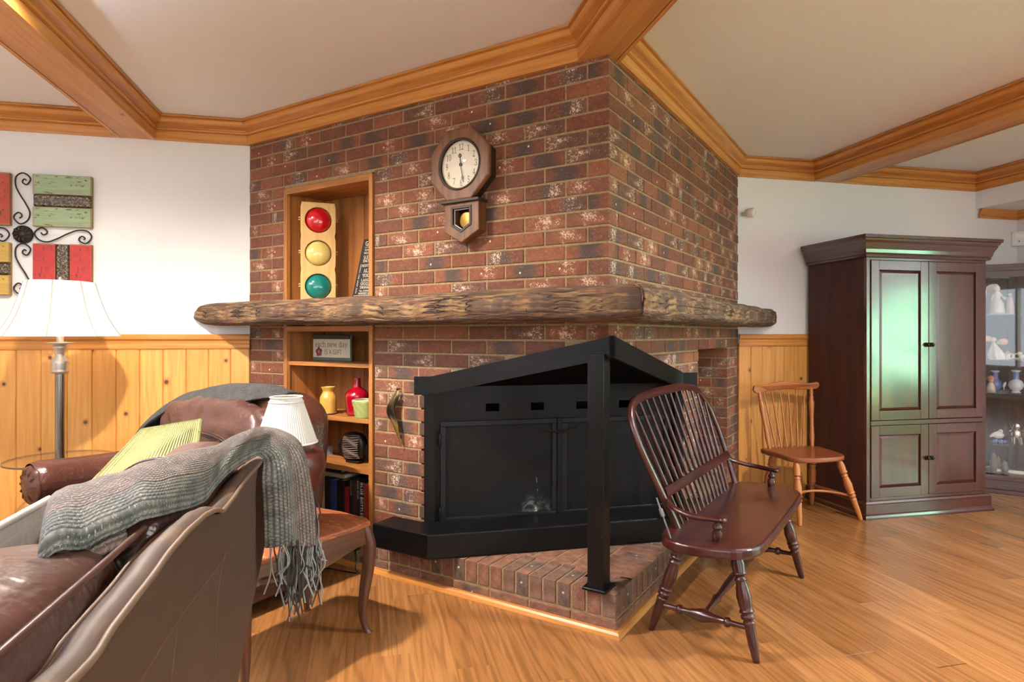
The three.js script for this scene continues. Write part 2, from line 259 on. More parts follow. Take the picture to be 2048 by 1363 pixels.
// sheet from a grid of points f(u, v) with thickness along its normal
function sheet(f, nu, nv, th = 0, uvScale = null) {
  const idx = [], P = [], U = [], top = [], nor = [];
  for (let i = 0; i <= nu; i++) for (let j = 0; j <= nv; j++) top.push(f(i / nu, j / nv));
  for (let i = 0; i <= nu; i++) for (let j = 0; j <= nv; j++) {
    const g = (a, b) => top[Math.min(nu, Math.max(0, a)) * (nv + 1) + Math.min(nv, Math.max(0, b))];
    nor.push(g(i + 1, j).clone().sub(g(i - 1, j)).cross(g(i, j + 1).clone().sub(g(i, j - 1))).normalize());
  }
  const W = nv + 1, N = top.length, lu = [0], lv = [0];
  for (let i = 1; i <= nu; i++) lu.push(lu[i - 1] + top[i * W + (nv >> 1)].distanceTo(top[(i - 1) * W + (nv >> 1)]));
  for (let j = 1; j <= nv; j++) lv.push(lv[j - 1] + top[(nu >> 1) * W + j].distanceTo(top[(nu >> 1) * W + j - 1]));
  for (const side of th ? [0, 1] : [0]) for (let k = 0; k < N; k++) {
    const q = side ? top[k].clone().addScaledVector(nor[k], -th) : top[k]; P.push(q.x, q.y, q.z);
    const i = Math.floor(k / W), j = k % W; U.push(...(uvScale ? [i / nu * uvScale[0], j / nv * uvScale[1]] : [lu[i], lv[j]]));
  }
  for (let i = 0; i < nu; i++) for (let j = 0; j < nv; j++) { const a = i * W + j, b = a + W; idx.push(a, b, b + 1, a, b + 1, a + 1); if (th) idx.push(N + a, N + b + 1, N + b, N + a, N + a + 1, N + b + 1); }
  if (th) {
    const edge = (a, b) => idx.push(a, N + a, N + b, a, N + b, b);
    for (let i = 0; i < nu; i++) { edge(i * W, (i + 1) * W); edge((i + 1) * W + nv, i * W + nv); }
    for (let j = 0; j < nv; j++) { edge(j + 1, j); edge(nu * W + j, nu * W + j + 1); }
  }
  const g = new THREE.BufferGeometry(); g.setAttribute('position', new THREE.Float32BufferAttribute(P, 3)); g.setAttribute('uv', new THREE.Float32BufferAttribute(U, 2)); g.setIndex(idx); g.computeVertexNormals(); return g;
}
// ---------- naming ----------
const used = new Map();
const numbered = (n) => { const k = used.get(n) ?? 0; used.set(n, k + 1); return k ? n + '_' + String(k).padStart(3, '0') : n; };
const H = Math.SQRT1_2, KZ = 1.658;
const onA = (s, y, o = 0) => V(-s * H - o * H, y, KZ - s * H + o * H), onB = (s, y, o = 0) => V(s * H + o * H, y, KZ - s * H + o * H);
function tag(o, label, category, group) { o.userData.label = label; o.userData.category = category; if (group) o.userData.group = group; return o; }
function thing(name, label, category, pos = [0, 0, 0], turn = 0, group) { const o = new THREE.Group(); o.name = numbered(name); scene.add(o); o.position.set(...(pos.isVector3 ? pos.toArray() : pos)); o.rotation.y = turn; return tag(o, label, category, group); }
function part(parent, name, geo, mat, label) { const m = new THREE.Mesh(geo, mat); m.name = name; parent.add(m); if (label) m.userData.label = label; return m; }
function struct(name, geo, mat) { const m = geo ? new THREE.Mesh(geo, mat) : new THREE.Group(); m.name = numbered(name); m.userData.kind = 'structure'; scene.add(m); return m; }
function solo(name, geo, mat, label, category, pos = [0, 0, 0], turn = 0, group) { const m = new THREE.Mesh(geo, mat); m.name = numbered(name); m.position.set(...(pos.isVector3 ? pos.toArray() : pos)); m.rotation.y = turn; scene.add(m); return tag(m, label, category, group); }
// canvas print, w x h pixels
function print(w, h, draw) { const c = document.createElement('canvas'); c.width = w; c.height = h; draw(c.getContext('2d'), w, h); const t = new THREE.CanvasTexture(c); t.colorSpace = THREE.SRGBColorSpace; return t; }

// ---------- the setting ----------
const CEIL = 2.48, TRIM_Y = 2.338, XR = 4.2, XL = -4.6, ZF = 7.2;
const floor = struct('floor', at(box(9.4, 0.1, 8, 'z', 0.002), -0.2, -0.055, 3.5), M.floor[0]);
{ // floor boards run towards the back wall
  const W = 0.13, cache = new Map();
  for (let i = 0; i < 46; i++) {
    const x = -1.69 + W * (i + 0.5); if (x > XR - 0.05) break;
    let z = 0.02 - ((i * 0.437) % 1) * 1.2;
    for (; z < 2.75; z += 1.2) {
      const z0 = Math.max(0.022, z), z1 = Math.min(2.9, z + 1.2), L = Math.round((z1 - z0) * 50) / 50; if (L < 0.06) continue;
      if (Math.max(Math.abs(x) - W, 0) + z1 < 1.6) continue;                       // under the chimney
      const v = Math.floor(rnd() * 4), key = L + ':' + v; if (!cache.has(key)) cache.set(key, rot(block(W - 0.0002, L - 0.0002, 0.004, 0.0003, { swap: true, off: v * 0.31 }), -Math.PI / 2));
      const m = part(floor, 'plank', cache.get(key), M.floor[Math.floor(rnd() * 4)]); m.position.set(x, 0, (z0 + z1) / 2);
    }
  }
}
const slab = (x0, x1, y0, y1, z0, z1) => at(muv(new THREE.BoxGeometry(x1 - x0, y1 - y0, z1 - z0)), (x0 + x1) / 2, (y0 + y1) / 2, (z0 + z1) / 2);
const wallBack = struct('wall_back', slab(XL - 0.15, XR + 0.15, -0.005, CEIL, -0.15, 0), M.wall);
struct('wall_left', slab(XL - 0.15, XL, -0.005, CEIL, -0.15, ZF + 0.15), M.wall);
struct('wall_right', join([slab(XR, XR + 0.15, -0.005, CEIL, -0.15, 2.0), slab(XR, XR + 0.15, 2.05, CEIL, 2.0, 3.9), slab(XR, XR + 0.15, -0.005, CEIL, 3.9, ZF + 0.15)]), M.wall);
struct('wall_front', join([slab(XL, XR, -0.005, 0.55, ZF, ZF + 0.15), slab(XL, XR, 2.1, CEIL, ZF, ZF + 0.15), slab(XL, -3.4, 0.55, 2.1, ZF, ZF + 0.15), slab(-0.8, 0.4, 0.55, 2.1, ZF, ZF + 0.15), slab(3.2, XR, 0.55, 2.1, ZF, ZF + 0.15)]), M.wall);
struct('ceiling', slab(XL - 0.15, XR + 0.15, CEIL, CEIL + 0.2, -0.15, ZF + 0.15), M.ceiling);
struct('ceiling_soffit', slab(3.78, XR, 2.2, CEIL, 0, ZF), M.ceiling);
function windowIn(name, x0, x1, y0, y1, z, turn, cx, cz, bars) {
  const g = struct(name); g.position.set(cx, 0, cz); g.rotation.y = turn;
  const w = x1 - x0;
  part(g, 'window_frame', join([at(box(w, 0.06, 0.1), 0, y0 + 0.03, 0), at(box(w, 0.06, 0.1), 0, y1 - 0.03, 0), ...[-1, 1].map((s) => at(box(0.06, y1 - y0 - 0.12, 0.1), s * (w / 2 - 0.03), (y0 + y1) / 2, 0)), ...bars.map((b) => at(box(0.05, y1 - y0 - 0.12, 0.08), b, (y0 + y1) / 2, 0))]), M.white);
  part(g, 'pane', at(new THREE.BoxGeometry(w - 0.12, y1 - y0 - 0.12, 0.006), 0, (y0 + y1) / 2, 0), M.glass);
}
windowIn('window_1', 2.0, 3.9, 0.02, 2.05, 0, -Math.PI / 2, XR + 0.07, 2.95, [0]);
windowIn('added_window_2', -3.4, -0.8, 0.55, 2.1, 0, Math.PI, -2.1, ZF + 0.07, [-0.43, 0.43]);  // front-wall window added out of view for general fill daylight
windowIn('added_window_3', 0.4, 3.2, 0.55, 2.1, 0, Math.PI, 1.8, ZF + 0.07, [-0.46, 0.46]);  // second unseen window, added for the same fill

// wainscot: upright pine boards with bevelled joints, set on the back wall
{
  const edges = [-4.595, -4.48, -4.36, -4.24, -4.12, -4.0, -3.87, -3.75, -3.62, -3.5, -3.37, -3.25, -3.12, -3.0, -2.873, -2.75, -2.62, -2.495, -2.371, -2.249, -2.125, -2.002, -1.879, -1.757, -1.65];
  const right = [1.65, 1.748, 1.842, 1.946, 2.021, 2.113, 2.225, 2.34];
  const put = (a, b, i) => { const m = part(wallBack, 'board', muvBoard(b - a, i), M.pine[(i * 7 + (i >> 1)) % 4]); m.position.set((a + b) / 2, 0.615, 0.02); };
  const muvBoard = (w, i) => block(w - 0.001, 1.03, 0.019, 0.0045, { swap: true, off: i * 0.37 });
  for (let i = 0; i + 1 < edges.length; i++) put(edges[i], edges[i + 1], i);
  for (let i = 0; i + 1 < right.length; i++) put(right[i], right[i + 1], i + 33);
  const cap = [[0.0, 1.11], [0.022, 1.11], [0.026, 1.118], [0.026, 1.138], [0.02, 1.146], [0.022, 1.16], [0.034, 1.172], [0.036, 1.192], [0.03, 1.2], [0, 1.2]];
  struct('trim_1', sweep(cap, [[XL, 0.0], [-1.65, 0.0]]), M.trim); struct('trim_2', sweep(cap, [[1.65, 0.0], [3.6, 0.0]]), M.trim);
  const base = [[0, 0.105], [0.022, 0.105], [0.03, 0.09], [0.03, 0.0]];
  struct('baseboard_back', sweep(base.slice().reverse(), [[XL, 0.0], [-1.65, 0.0]]), M.trim);
  struct('baseboard_back', sweep(base.slice().reverse(), [[1.65, 0.0], [3.45, 0.0]]), M.trim);
}
// ceiling beams and the mitred mouldings of the four ceiling bays
const CROWN = [[0, TRIM_Y], [0.018, TRIM_Y], [0.02, TRIM_Y + 0.05], [0.013, TRIM_Y + 0.053], [0.013, TRIM_Y + 0.057], [0.03, TRIM_Y + 0.06], [0.034, TRIM_Y + 0.066], [0.03, TRIM_Y + 0.072], [0.022, TRIM_Y + 0.074], [0.024, TRIM_Y + 0.082], [0.034, TRIM_Y + 0.09], [0.052, TRIM_Y + 0.099], [0.06, TRIM_Y + 0.108], [0.062, TRIM_Y + 0.118], [0.054, TRIM_Y + 0.122], [0.054, TRIM_Y + 0.126], [0.069, TRIM_Y + 0.129], [0.069, TRIM_Y + 0.138], [0.06, CEIL]];
const beams = [[-2.367, -2.168, 0.0], [-0.106, 0.071, 1.5], [2.28, 2.5, 0.0]];
for (const [a, b, z] of beams) struct('ceiling_beam', at(box(b - a - 0.036, CEIL - TRIM_Y - 0.004, ZF - z, 'z'), (a + b) / 2, (CEIL + TRIM_Y) / 2 - 0.001, (ZF + z) / 2), M.beam);
const chim = (x) => KZ - Math.abs(x);
struct('trim_3', sweep(CROWN, [[XL, 0], [-2.349, 0], [-2.349, ZF]]), M.trim);
struct('trim_4', sweep(CROWN, [[-2.186, ZF], [-2.186, 0], [-1.658, 0], [-0.088, chim(0.088)], [-0.088, ZF]]), M.trim);
struct('trim_5', sweep(CROWN, [[0.053, ZF], [0.053, chim(0.053)], [1.658, 0], [2.298, 0], [2.298, ZF]]), M.trim);
struct('trim_6', sweep(CROWN, [[2.482, ZF], [2.482, 0], [3.78, 0], [3.78, ZF]]), M.trim);
{ const y = 2.128, P = [[0, y], [0.014, y], [0.016, y + 0.03], [0.03, y + 0.05], [0.04, y + 0.062], [0.04, y + 0.072]]; struct('trim_7', sweep(P, [[3.8, 0], [XR, 0], [XR, 2.0]]), M.trim); }

// chimney: two brick faces meeting in a corner; every brick is a part
const ROW = 0.0677, BW = 0.2032, JOINT = 0.0095;
const SHELF = [1.305, 2.02], RECESS = [1.311, 2.019], FIRE = 0.975;
const hoodY = (s) => 0.95 + 0.205 * Math.max(0, 1 - s / 0.9);
const fireEdge = (y) => y < 0.94 ? FIRE : y > 1.16 ? 0 : 0.9 * (1 - (y - 0.95) / 0.205) + 0.0;
const cut = (list, a, b) => list.flatMap(([x, y]) => b <= x || a >= y ? [[x, y]] : [[x, Math.min(a, y)], [Math.max(b, x), y]].filter(([p, q]) => q - p > 0.024));
const brickGeos = new Map();
const brickGeo = (w, h = ROW - JOINT, d = 0.07) => { const k = [w.toFixed(3), h.toFixed(3), d].join(); if (!brickGeos.has(k)) brickGeos.set(k, block(+w.toFixed(3), h, d, 0.0028, { unit: true })); return brickGeos.get(k); };
const pick = (a) => a[Math.floor(rnd() * a.length)];
function brickFace(name, side, holes) {
  const g = struct(name); g.position.set(0, 0, KZ); g.rotation.y = side * Math.PI / 4;        // local x = side * s, z = out of the wall
  const sg = side, specs = [];
  for (let r = 0; r < 36; r++) {
    const top = 2.4594 - r * ROW, yc = top - JOINT / 2 - (ROW - JOINT) / 2; if (yc < 0.02) break;
    if (yc > 1.275 && yc < 1.355) continue;                                                     // behind the mantel logs
    const header = (r % 2 === 0) === (side < 0);
    for (let s = header ? BW / 2 - BW : 0; s < 2.36; s += BW) {
      let list = [[Math.max(0, s), Math.min(2.338, s + BW - JOINT)]];
      for (const h of holes) { const e = h(yc); if (e) list = cut(list, e[0], e[1]); }
      for (const [a, b] of list) if (b - a > 0.03 && !(header && a < 0.001)) specs.push([(a + b) / 2, yc, b - a, a < 0.001 ? 0.092 : 0.07]);   // the end of a corner brick shows on the other face
    }
  }
  specs.sort((p, q) => q[2] * (1 / (1 + q[0])) - p[2] * (1 / (1 + p[0])));
  const rest = [];
  specs.forEach(([s, y, w, d], i) => {
    const geo = brickGeo(w, ROW - JOINT, d), z = d > 0.08 ? 0 : rr(-0.0015, 0.0015), x = sg * s;
    if (i < 300) { const m = part(g, 'brick', geo, M.brick[pick(BRICK_ODDS)]); m.position.set(x, y, z); if (d < 0.08) m.rotation.set(rr(-0.006, 0.006), rr(-0.006, 0.006), rr(-0.004, 0.004) + (rnd() < 0.5 ? Math.PI : 0)); }
    else rest.push(geo.clone().translate(x, y, z));
  });
  if (rest.length) { const m = part(g, 'brick', mergeGeometries(rest), M.brick[0]); m.userData.kind = 'stuff'; }
  return g;
}
const faceLeft = brickFace('wall_chimney_left', -1, [(y) => y > 0.09 && y < 2.045 ? SHELF : null, (y) => y < 1.19 ? [-1, fireEdge(y - 0.03)] : null, (y) => y < 0.17 ? [-1, 1.3] : null]);
const faceRight = brickFace('wall_chimney_right', 1, [(y) => y > 0.17 && y < 1.125 ? RECESS : null, (y) => y < 1.19 ? [-1, fireEdge(y - 0.03)] : null, (y) => y < 0.17 ? [-1, 1.3] : null]);
const mortarShape = (side, hole) => { // slab of mortar, set back 6 mm behind the brick faces
  const o = [[0.005, 1.14], [0.005, CEIL], [2.34, CEIL], [2.34, 0], [FIRE + 0.02, 0], [FIRE + 0.02, 0.93], [0.88, 0.95]].map(([s, y]) => [side * s, y]), h = hole.map(([s, y]) => [side * s, y]);
  return at(extrude(o, 0.06, 0, { holes: [h] }), 0, 0, -0.064);
};
part(faceLeft, 'mortar', mortarShape(-1, rect(SHELF[0] + 0.002, 0.09, SHELF[1] - 0.002, 2.04)), M.mortar);
part(faceRight, 'mortar', mortarShape(1, rect(RECESS[0] - 0.004, 0.18, RECESS[1] + 0.006, 1.122)), M.mortar);
{ // the recess in the right face: brick far jamb, plain back, top and sill
  const D = 0.29, J = (g, mat, n = 'recess_lining') => part(faceRight, n, g, mat);
  J(slab(RECESS[0], RECESS[1], 0.17, 1.125, -D - 0.02, -D), M.mortar); J(slab(RECESS[0], RECESS[1], 1.12, 1.16, -D, -0.07), M.mortar); J(slab(RECESS[0], RECESS[1], 0.13, 0.175, -D, -0.07), M.mortar); J(slab(RECESS[0] - 0.03, RECESS[0], 0.17, 1.12, -D, -0.07), M.mortar); J(slab(RECESS[1] + 0.006, RECESS[1] + 0.05, 0.17, 1.12, -D, -0.062), M.mortar);
  for (let r = 19; r < 33; r++) {
    const y = 2.4594 - r * ROW - ROW / 2; let list = r % 2 ? [[0, 0.1], [0.1095, 0.29]] : [[0, 0.194], [0.2035, 0.29]];
    for (const [a, b] of list) { const m = part(faceRight, 'brick', brickGeo(b - a, ROW - JOINT, 0.045), M.brick[pick(BRICK_ODDS)]); m.rotation.y = -Math.PI / 2; m.position.set(RECESS[1], y, -(a + b) / 2 - 0.001); }
  }
}
// raised brick hearth: upright bricks over a course of flat ones, diagonal bricks in the middle
{
  const hearth = thing('brick_hearth', 'low triangular red brick hearth with upright edge bricks under the black fireplace', 'hearth', [0, 0, KZ]);
  const OUT = 0.052, TOP = 0.168, F = 0.066;
  part(hearth, 'mortar', rot(extrude([[0, -(OUT - 0.006) * 1.414], [1.26, 1.26 - (OUT - 0.006) * 1.414], [-1.26, 1.26 - (OUT - 0.006) * 1.414]], TOP - 0.006, 0), -Math.PI / 2, 0, 0)  , M.mortar);
  for (const side of [-1, 1]) {
    const face = (s, o, y) => V(side * s * H + side * o * H, y, -s * H + o * H), yaw = side * Math.PI / 4;
    for (let i = 0, s = -OUT; s < 1.24; i++, s += BW) { const m = part(hearth, 'brick', brickGeo(BW - JOINT, 0.056, 0.06), pick(M.hearthBrick)); m.position.copy(face(s + BW / 2 - JOINT / 2 + (side > 0 ? 0.003 : 0), OUT, F / 2 - 0.002)); m.rotation.y = yaw; }
    const UW = 0.0677;
    for (let i = 0, s = -OUT + (side > 0 ? 0.1 : 0); s < 1.24; i++, s += UW) {
      // upright brick: front face shows 57 x 92 mm, top face runs back 194 mm
      const mat = pick(M.hearthBrick), L = side > 0 && i < 0 ? 0.1 : 0.194, g = box(UW - JOINT, TOP - F - 0.004, L, 'z', 0.004), u = g.attributes.uv, p = g.attributes.position;
      for (let k = 0; k < u.count; k += 3) { let nx = 0, ny = 0, nz = 0; for (let q = 0; q < 3; q++) { nx += g.attributes.normal.getX(k + q); ny += g.attributes.normal.getY(k + q); nz += g.attributes.normal.getZ(k + q); } const end = Math.abs(nz) > Math.max(Math.abs(nx), Math.abs(ny)), flank = Math.abs(nx) > Math.abs(ny); for (let q = k; q < k + 3; q++) u.setXY(q, end ? p.getY(q) / 0.2 + 0.5 : p.getZ(q) / 0.2 + 0.5, (flank ? p.getY(q) : p.getX(q)) / 0.07 + 0.5); }
      const m = part(hearth, 'brick', g, mat); m.position.copy(face(s + UW / 2 - 0.004, OUT - L / 2, (TOP + F) / 2 + 0.002)); m.rotation.y = yaw;
    }
  }
  // flat bricks filling the middle, in rows along the right-hand edge
  for (let j = 0; j < 9; j++) {
    const b = 0.152 + j * 0.1016 + 0.046;
    for (let i = -1; i < 6; i++) {
      const a0 = Math.max(0.15, 0.152 + (i + (j % 2) / 2) * BW), a1 = Math.min(1.06 - b, 0.152 + (i + 1 + (j % 2) / 2) * BW - JOINT); if (a1 - a0 < 0.035) continue;
      const a = (a0 + a1) / 2, m = part(hearth, 'brick', brickGeo(a1 - a0, 0.092, 0.04), pick(M.hearthBrick));
      m.quaternion.setFromEuler(new THREE.Euler(0, Math.PI / 4, 0)).multiply(new THREE.Quaternion().setFromEuler(new THREE.Euler(-Math.PI / 2, 0, 0))); m.position.set((a - b) * H, TOP - 0.001, -(a + b) * H);
    }
  }
  const qr = [[0, 0.026], [0.012, 0.024], [0.02, 0.016], [0.024, 0.004], [0.024, 0]].reverse();
  const e = OUT * 1.414 + 0.001;
  struct('trim_8', sweep(qr, [[-1.66, KZ - 1.66 + e * 0.05], [-1.3, KZ - 1.3 + e], [0, KZ + e], [1.3, KZ - 1.3 + e], [1.66, KZ - 1.66 + 0.05 * e]]), M.trim);
}

// ---------- mantel logs ----------
function logGeo(side, seed) { // local frame of the face: x = side * s, z out of the wall
  const NU = 150, NV = 40, DEP = 0.235, HY = 0.07, YC = 1.318, P = [], U = [], idx = [];
  for (let i = 0; i <= NU; i++) for (let j = 0; j <= NV; j++) {
    const t = i / NU, a = (j / NV) * Math.PI * 2, ca = Math.cos(a), sa = Math.sin(a), e = 0.52;
    let z = DEP / 2 + Math.sign(ca) * Math.abs(ca) ** e * DEP / 2, y = Math.sign(sa) * Math.abs(sa) ** (e + 0.1) * HY;
    const s0 = -z, s1 = 2.345 + z - 0.004, s = s0 + (s1 - s0) * t, far = (s1 - s) / 0.09, near = (s - s0) / 0.035;
    let k = 1; if (far < 1) k *= Math.sqrt(Math.max(0.0, 1 - (1 - far) ** 2)) * 0.45 + 0.55; if (near < 1) k *= 0.93 + 0.07 * near;
    const n = (n3(s * 5, a * 1.2 * (1 - 0), seed, seed) - 0.5) * 0.026 + (n3(s * 6, ca * 6 + 9, sa * 6 + 9, seed + 5) - 0.5) * 0.024 + (n3(s * 16, ca * 14 + 9, sa * 14 + 9, seed + 6) - 0.5) * 0.01;
    const taper = 1 - 0.07 * t; y = (y * taper * k) * (1 + n * 6) + (n3(s * 2.2, 3, seed, seed + 8) - 0.5) * 0.016;
    if (z > 0.02) z += n * (ca > 0 ? 1 : 0.3) - (ca > 0.2 ? (1 - k) * 0.1 : 0);
    P.push(side * s, YC + y, Math.max(0.002, z)); U.push(s + seed, j / NV * 0.72);
  }
  const W = NV + 1; for (let i = 0; i < NU; i++) for (let j = 0; j < NV; j++) { const a = i * W + j, b = a + W; side > 0 ? idx.push(a, b + 1, b, a, a + 1, b + 1) : idx.push(a, b, b + 1, a, b + 1, a + 1); }
  for (const i of [0, NU]) { const c = P.length / 3; let q = [0, 0, 0]; for (let j = 0; j < NV; j++) for (let k = 0; k < 3; k++) q[k] += P[(i * W + j) * 3 + k] / NV; P.push(...q); U.push(seed, 0.3); for (let j = 0; j < NV; j++) { const a = i * W + j; (i === 0) === (side > 0) ? idx.push(c, a + 1, a) : idx.push(c, a, a + 1); } }
  const g = new THREE.BufferGeometry(); g.setAttribute('position', new THREE.Float32BufferAttribute(P, 3)); g.setAttribute('uv', new THREE.Float32BufferAttribute(U, 2)); g.setIndex(idx); g.computeVertexNormals(); return g;
}
solo('mantel_log', logGeo(-1, 3), M.log, 'long rough-hewn dark log mantel below the clock and the bookcase niche', 'mantel', [0, 0, KZ], -Math.PI / 4);
solo('mantel_log', logGeo(1, 11), M.log, 'knobbly greyer log mantel on the right brick face beside the cabinet', 'mantel', [0, 0, KZ], Math.PI / 4);

// ---------- black steel fireplace ----------
{
  const Z = 0.969, X = 0.688, t = thing('fireplace_insert', 'wide black steel fireplace front with two screen doors and a deep ledge', 'fireplace', [0, 0, Z]);
  const vents = [-0.347, -0.113, 0.129, 0.365].map((x) => rect(x - 0.034, 0.814, x + 0.034, 0.852));
  part(t, 'surround', at(extrude([[-X, 0.175], [X, 0.175], [X, 0.952], [-X, 0.952]], 0.02, 0.001, { holes: [...vents, rect(-0.6, 0.285, 0.6, 0.762)] }), 0, 0, -0.02), M.steel);
  part(t, 'firebox', join([slab(-X - 0.02, X + 0.02, 0.17, 1.0, -0.4, -0.36), slab(-X + 0.02, X - 0.02, 0.93, 0.96, -0.36, -0.03), slab(-X + 0.02, X - 0.02, 0.15, 0.172, -0.36, -0.03)]), M.steel);
  for (const s of [-1, 1]) part(t, 'side_post', at(box(0.05, 0.76, 0.03, 'y', 0.002), s * 0.664, 0.555, 0.012), M.steel);
  for (const s of [-1, 1]) {
    const d = new THREE.Group(); d.name = 'door'; t.add(d); d.position.set(s * 0.312, 0.522, 0.006);
    const w = 0.596, h = 0.498, f = 0.026;
    part(d, 'door_frame', join([at(box(w, f, 0.022), 0, h / 2 - f / 2, 0), at(box(w, f, 0.022), 0, -h / 2 + f / 2, 0), at(box(f, h - 2 * f, 0.022, 'y'), -w / 2 + f / 2, 0, 0), at(box(f, h - 2 * f, 0.022, 'y'), w / 2 - f / 2, 0, 0)]), M.steelFrame);
    part(d, 'screen_panel', at(new THREE.PlaneGeometry(w - 2 * f, h - 2 * f).toNonIndexed(), 0, 0, 0).translate(0, 0, -0.002), s < 0 ? M.screenAsh : M.screen, s < 0 ? 'left screen with a pale ash-burnt corner' : undefined);
    part(d, 'panel_backing', at(new THREE.BoxGeometry(w - 2 * f, h - 2 * f, 0.008), 0, 0, -0.007), M.steelFlat);
    part(d, 'handle', join([turned([-s * 0.225, 0.2, 0.03], [-s * 0.325, 0.175, 0.036], [[0, 0.004], [1, 0.004]], 8), turned([-s * 0.3, 0.181, 0.012], [-s * 0.3, 0.181, 0.036], [[0, 0.006], [1, 0.006]], 8)]), M.iron);
    for (const y of [-0.2, 0.16]) part(d, 'hinge', turned([s * 0.302, y - 0.03, 0.016], [s * 0.302, y + 0.03, 0.016], [[0, 0.0], [0.02, 0.008], [0.98, 0.008], [1, 0]], 8), M.steelFlat);
  }
  part(t, 'centre_stile', at(box(0.03, 0.5, 0.03, 'y'), 0, 0.522, 0.008), M.steelFlat);
  // ledge: box section, centre piece along the doors, ends bent back along the brick faces
  const ledge = (pts, y0, y1) => { const g = rot(extrude(pts.map(([x, z]) => [x, -z]), y1 - y0, 0.008, { seg: 3 }), -Math.PI / 2); return at(g, 0, y0, 0); };
  const zk = 1.19 - Z, kx = 0.693, o = 0.159;
  const pt = (s, off, sd) => { const p = onA(s, 0, off); return [sd < 0 ? p.x : -p.x, p.z - Z]; };
  const sA = 0.82, sE = 1.16;
  part(t, 'ledge', ledge([pt(sE, o, -1), [-kx, zk], [kx, zk], pt(sE, o, 1), pt(sE, 0.012, 1), pt(0.975, 0.012, 1), [0.675, 0.012], [-0.675, 0.012], pt(0.975, 0.012, -1), pt(sE, 0.012, -1)], 0.17, 0.287), M.steel);
}
{
  const t = thing('fireplace_hood', 'black steel corner hood sloping up to a square post on the hearth', 'fireplace hood', [0, 0, 0]);
  const k = onA(0.9, 0, 0.036), e = [-0.742, k.z], zc = KZ + 0.036 * 1.414;
  const fas = (a, b, ya, yb, h) => { // vertical plate between two plan points, bottom edge ya..yb
    const d = V(b[0] - a[0], 0, b[1] - a[1]).normalize(), n = V(-d.z, 0, d.x).multiplyScalar(0.018), P = [];
    const c = [[a, ya, 0], [b, yb, 0], [b, yb + h, 0], [a, ya + h, 0], [a, ya, 1], [b, yb, 1], [b, yb + h, 1], [a, ya + h, 1]].map(([p, y, s]) => [p[0] - n.x * s, y, p[1] - n.z * s]);
    for (const f of [[0, 1, 2, 3], [5, 4, 7, 6], [3, 2, 6, 7], [4, 5, 1, 0], [1, 5, 6, 2], [4, 0, 3, 7]]) P.push(...c[f[0]], ...c[f[1]], ...c[f[2]], ...c[f[0]], ...c[f[2]], ...c[f[3]]);
    const g = new THREE.BufferGeometry(); g.setAttribute('position', new THREE.Float32BufferAttribute(P, 3)); g.computeVertexNormals(); return muv(g);
  };
  const y0 = 0.911, y1 = 1.107, HF = 0.087;
  part(t, 'fascia', join([fas(e, [k.x, k.z], y0, y0, HF), fas([k.x, k.z], [0, zc], y0, y1, HF), fas([0, zc], [-k.x, k.z], y1, y0, HF), fas([-k.x, k.z], [-e[0], e[1]], y0, y0, HF)]), M.steel);
  { // canopy plate
    const a = [0, y1 + 0.05, zc - 0.02], b = [k.x + 0.01, y0 + 0.045, k.z - 0.01], c = [-b[0], b[1], b[2]], q = 0.012, P = [], Q = (p, d) => [p[0], p[1] + d, p[2]];
    const bk = [k.x + 0.02, y0 + 0.03, 0.972], ck = [-bk[0], bk[1], bk[2]];
    const F = [[a, b, bk], [a, bk, ck], [a, ck, c]];
    for (const f of F) { P.push(...f.flatMap((p) => Q(p, q)), ...[f[0], f[2], f[1]].flatMap((p) => Q(p, 0))); }
    const g = new THREE.BufferGeometry(); g.setAttribute('position', new THREE.Float32BufferAttribute(P, 3)); g.computeVertexNormals(); part(t, 'canopy', muv(g), M.steelFlat);
  }
  const pz = 1.655, px = -0.043, post = new THREE.Group();
  part(t, 'post', at(rot(box(0.068, 0.945, 0.072, 'y', 0.004, 2), 0, Math.PI / 4), px, 0.175 + 0.4725, pz), M.steel);
  part(t, 'base_plate', at(rot(box(0.104, 0.012, 0.104, 'x', 0.003), 0, Math.PI / 4), px, 0.175, pz), M.steel);
}
// ---------- built-in bookcase in the left face ----------
const caseGroup = thing('built_in_bookcase', 'tall narrow oak bookcase built into the brick left of the clock', 'bookcase', [0, 0, KZ], -Math.PI / 4);
{
  const x0 = -2.012, x1 = -1.313, D = 0.275, c = caseGroup, b = (n, w, h, d, x, y, z, m = M.oak, grain = 'x') => part(c, n, at(box(w, h, d, grain, 0.002), x, y, z), m);
  b('stile', 0.026, 1.94, 0.026, x0 + 0.013, 1.065, -0.004, M.oak, 'y'); b('stile', 0.026, 1.94, 0.026, x1 - 0.013, 1.065, -0.004, M.oak, 'y');
  b('rail', x1 - x0 - 0.052, 0.034, 0.026, (x0 + x1) / 2, 2.018, -0.004); b('rail', x1 - x0 - 0.052, 0.028, 0.026, (x0 + x1) / 2, 1.231, -0.004); b('rail', x1 - x0 - 0.052, 0.07, 0.026, (x0 + x1) / 2, 0.13, -0.004);
  b('side_panel', 0.016, 1.93, D, x0 + 0.008, 1.065, -D / 2 - 0.018, M.oak, 'y'); b('side_panel', 0.016, 1.93, D, x1 - 0.008, 1.065, -D / 2 - 0.018, M.oak, 'y');
  b('top_panel', x1 - x0 - 0.034, 0.016, D, (x0 + x1) / 2, 2.022, -D / 2 - 0.018, M.oak);
  for (const [a, w] of [[x0 + 0.017, 0.33], [x0 + 0.349, 0.333]]) b('back_panel', w - 0.002, 1.9, 0.01, a + w / 2, 1.065, -D - 0.012, M.oak, 'y');
  for (const y of [1.39, 1.237, 1.045, 0.752, 0.487, 0.168]) b('shelf', x1 - x0 - 0.034, 0.022, D - 0.006, (x0 + x1) / 2, y - 0.011, -D / 2 - 0.003, M.oak);
}

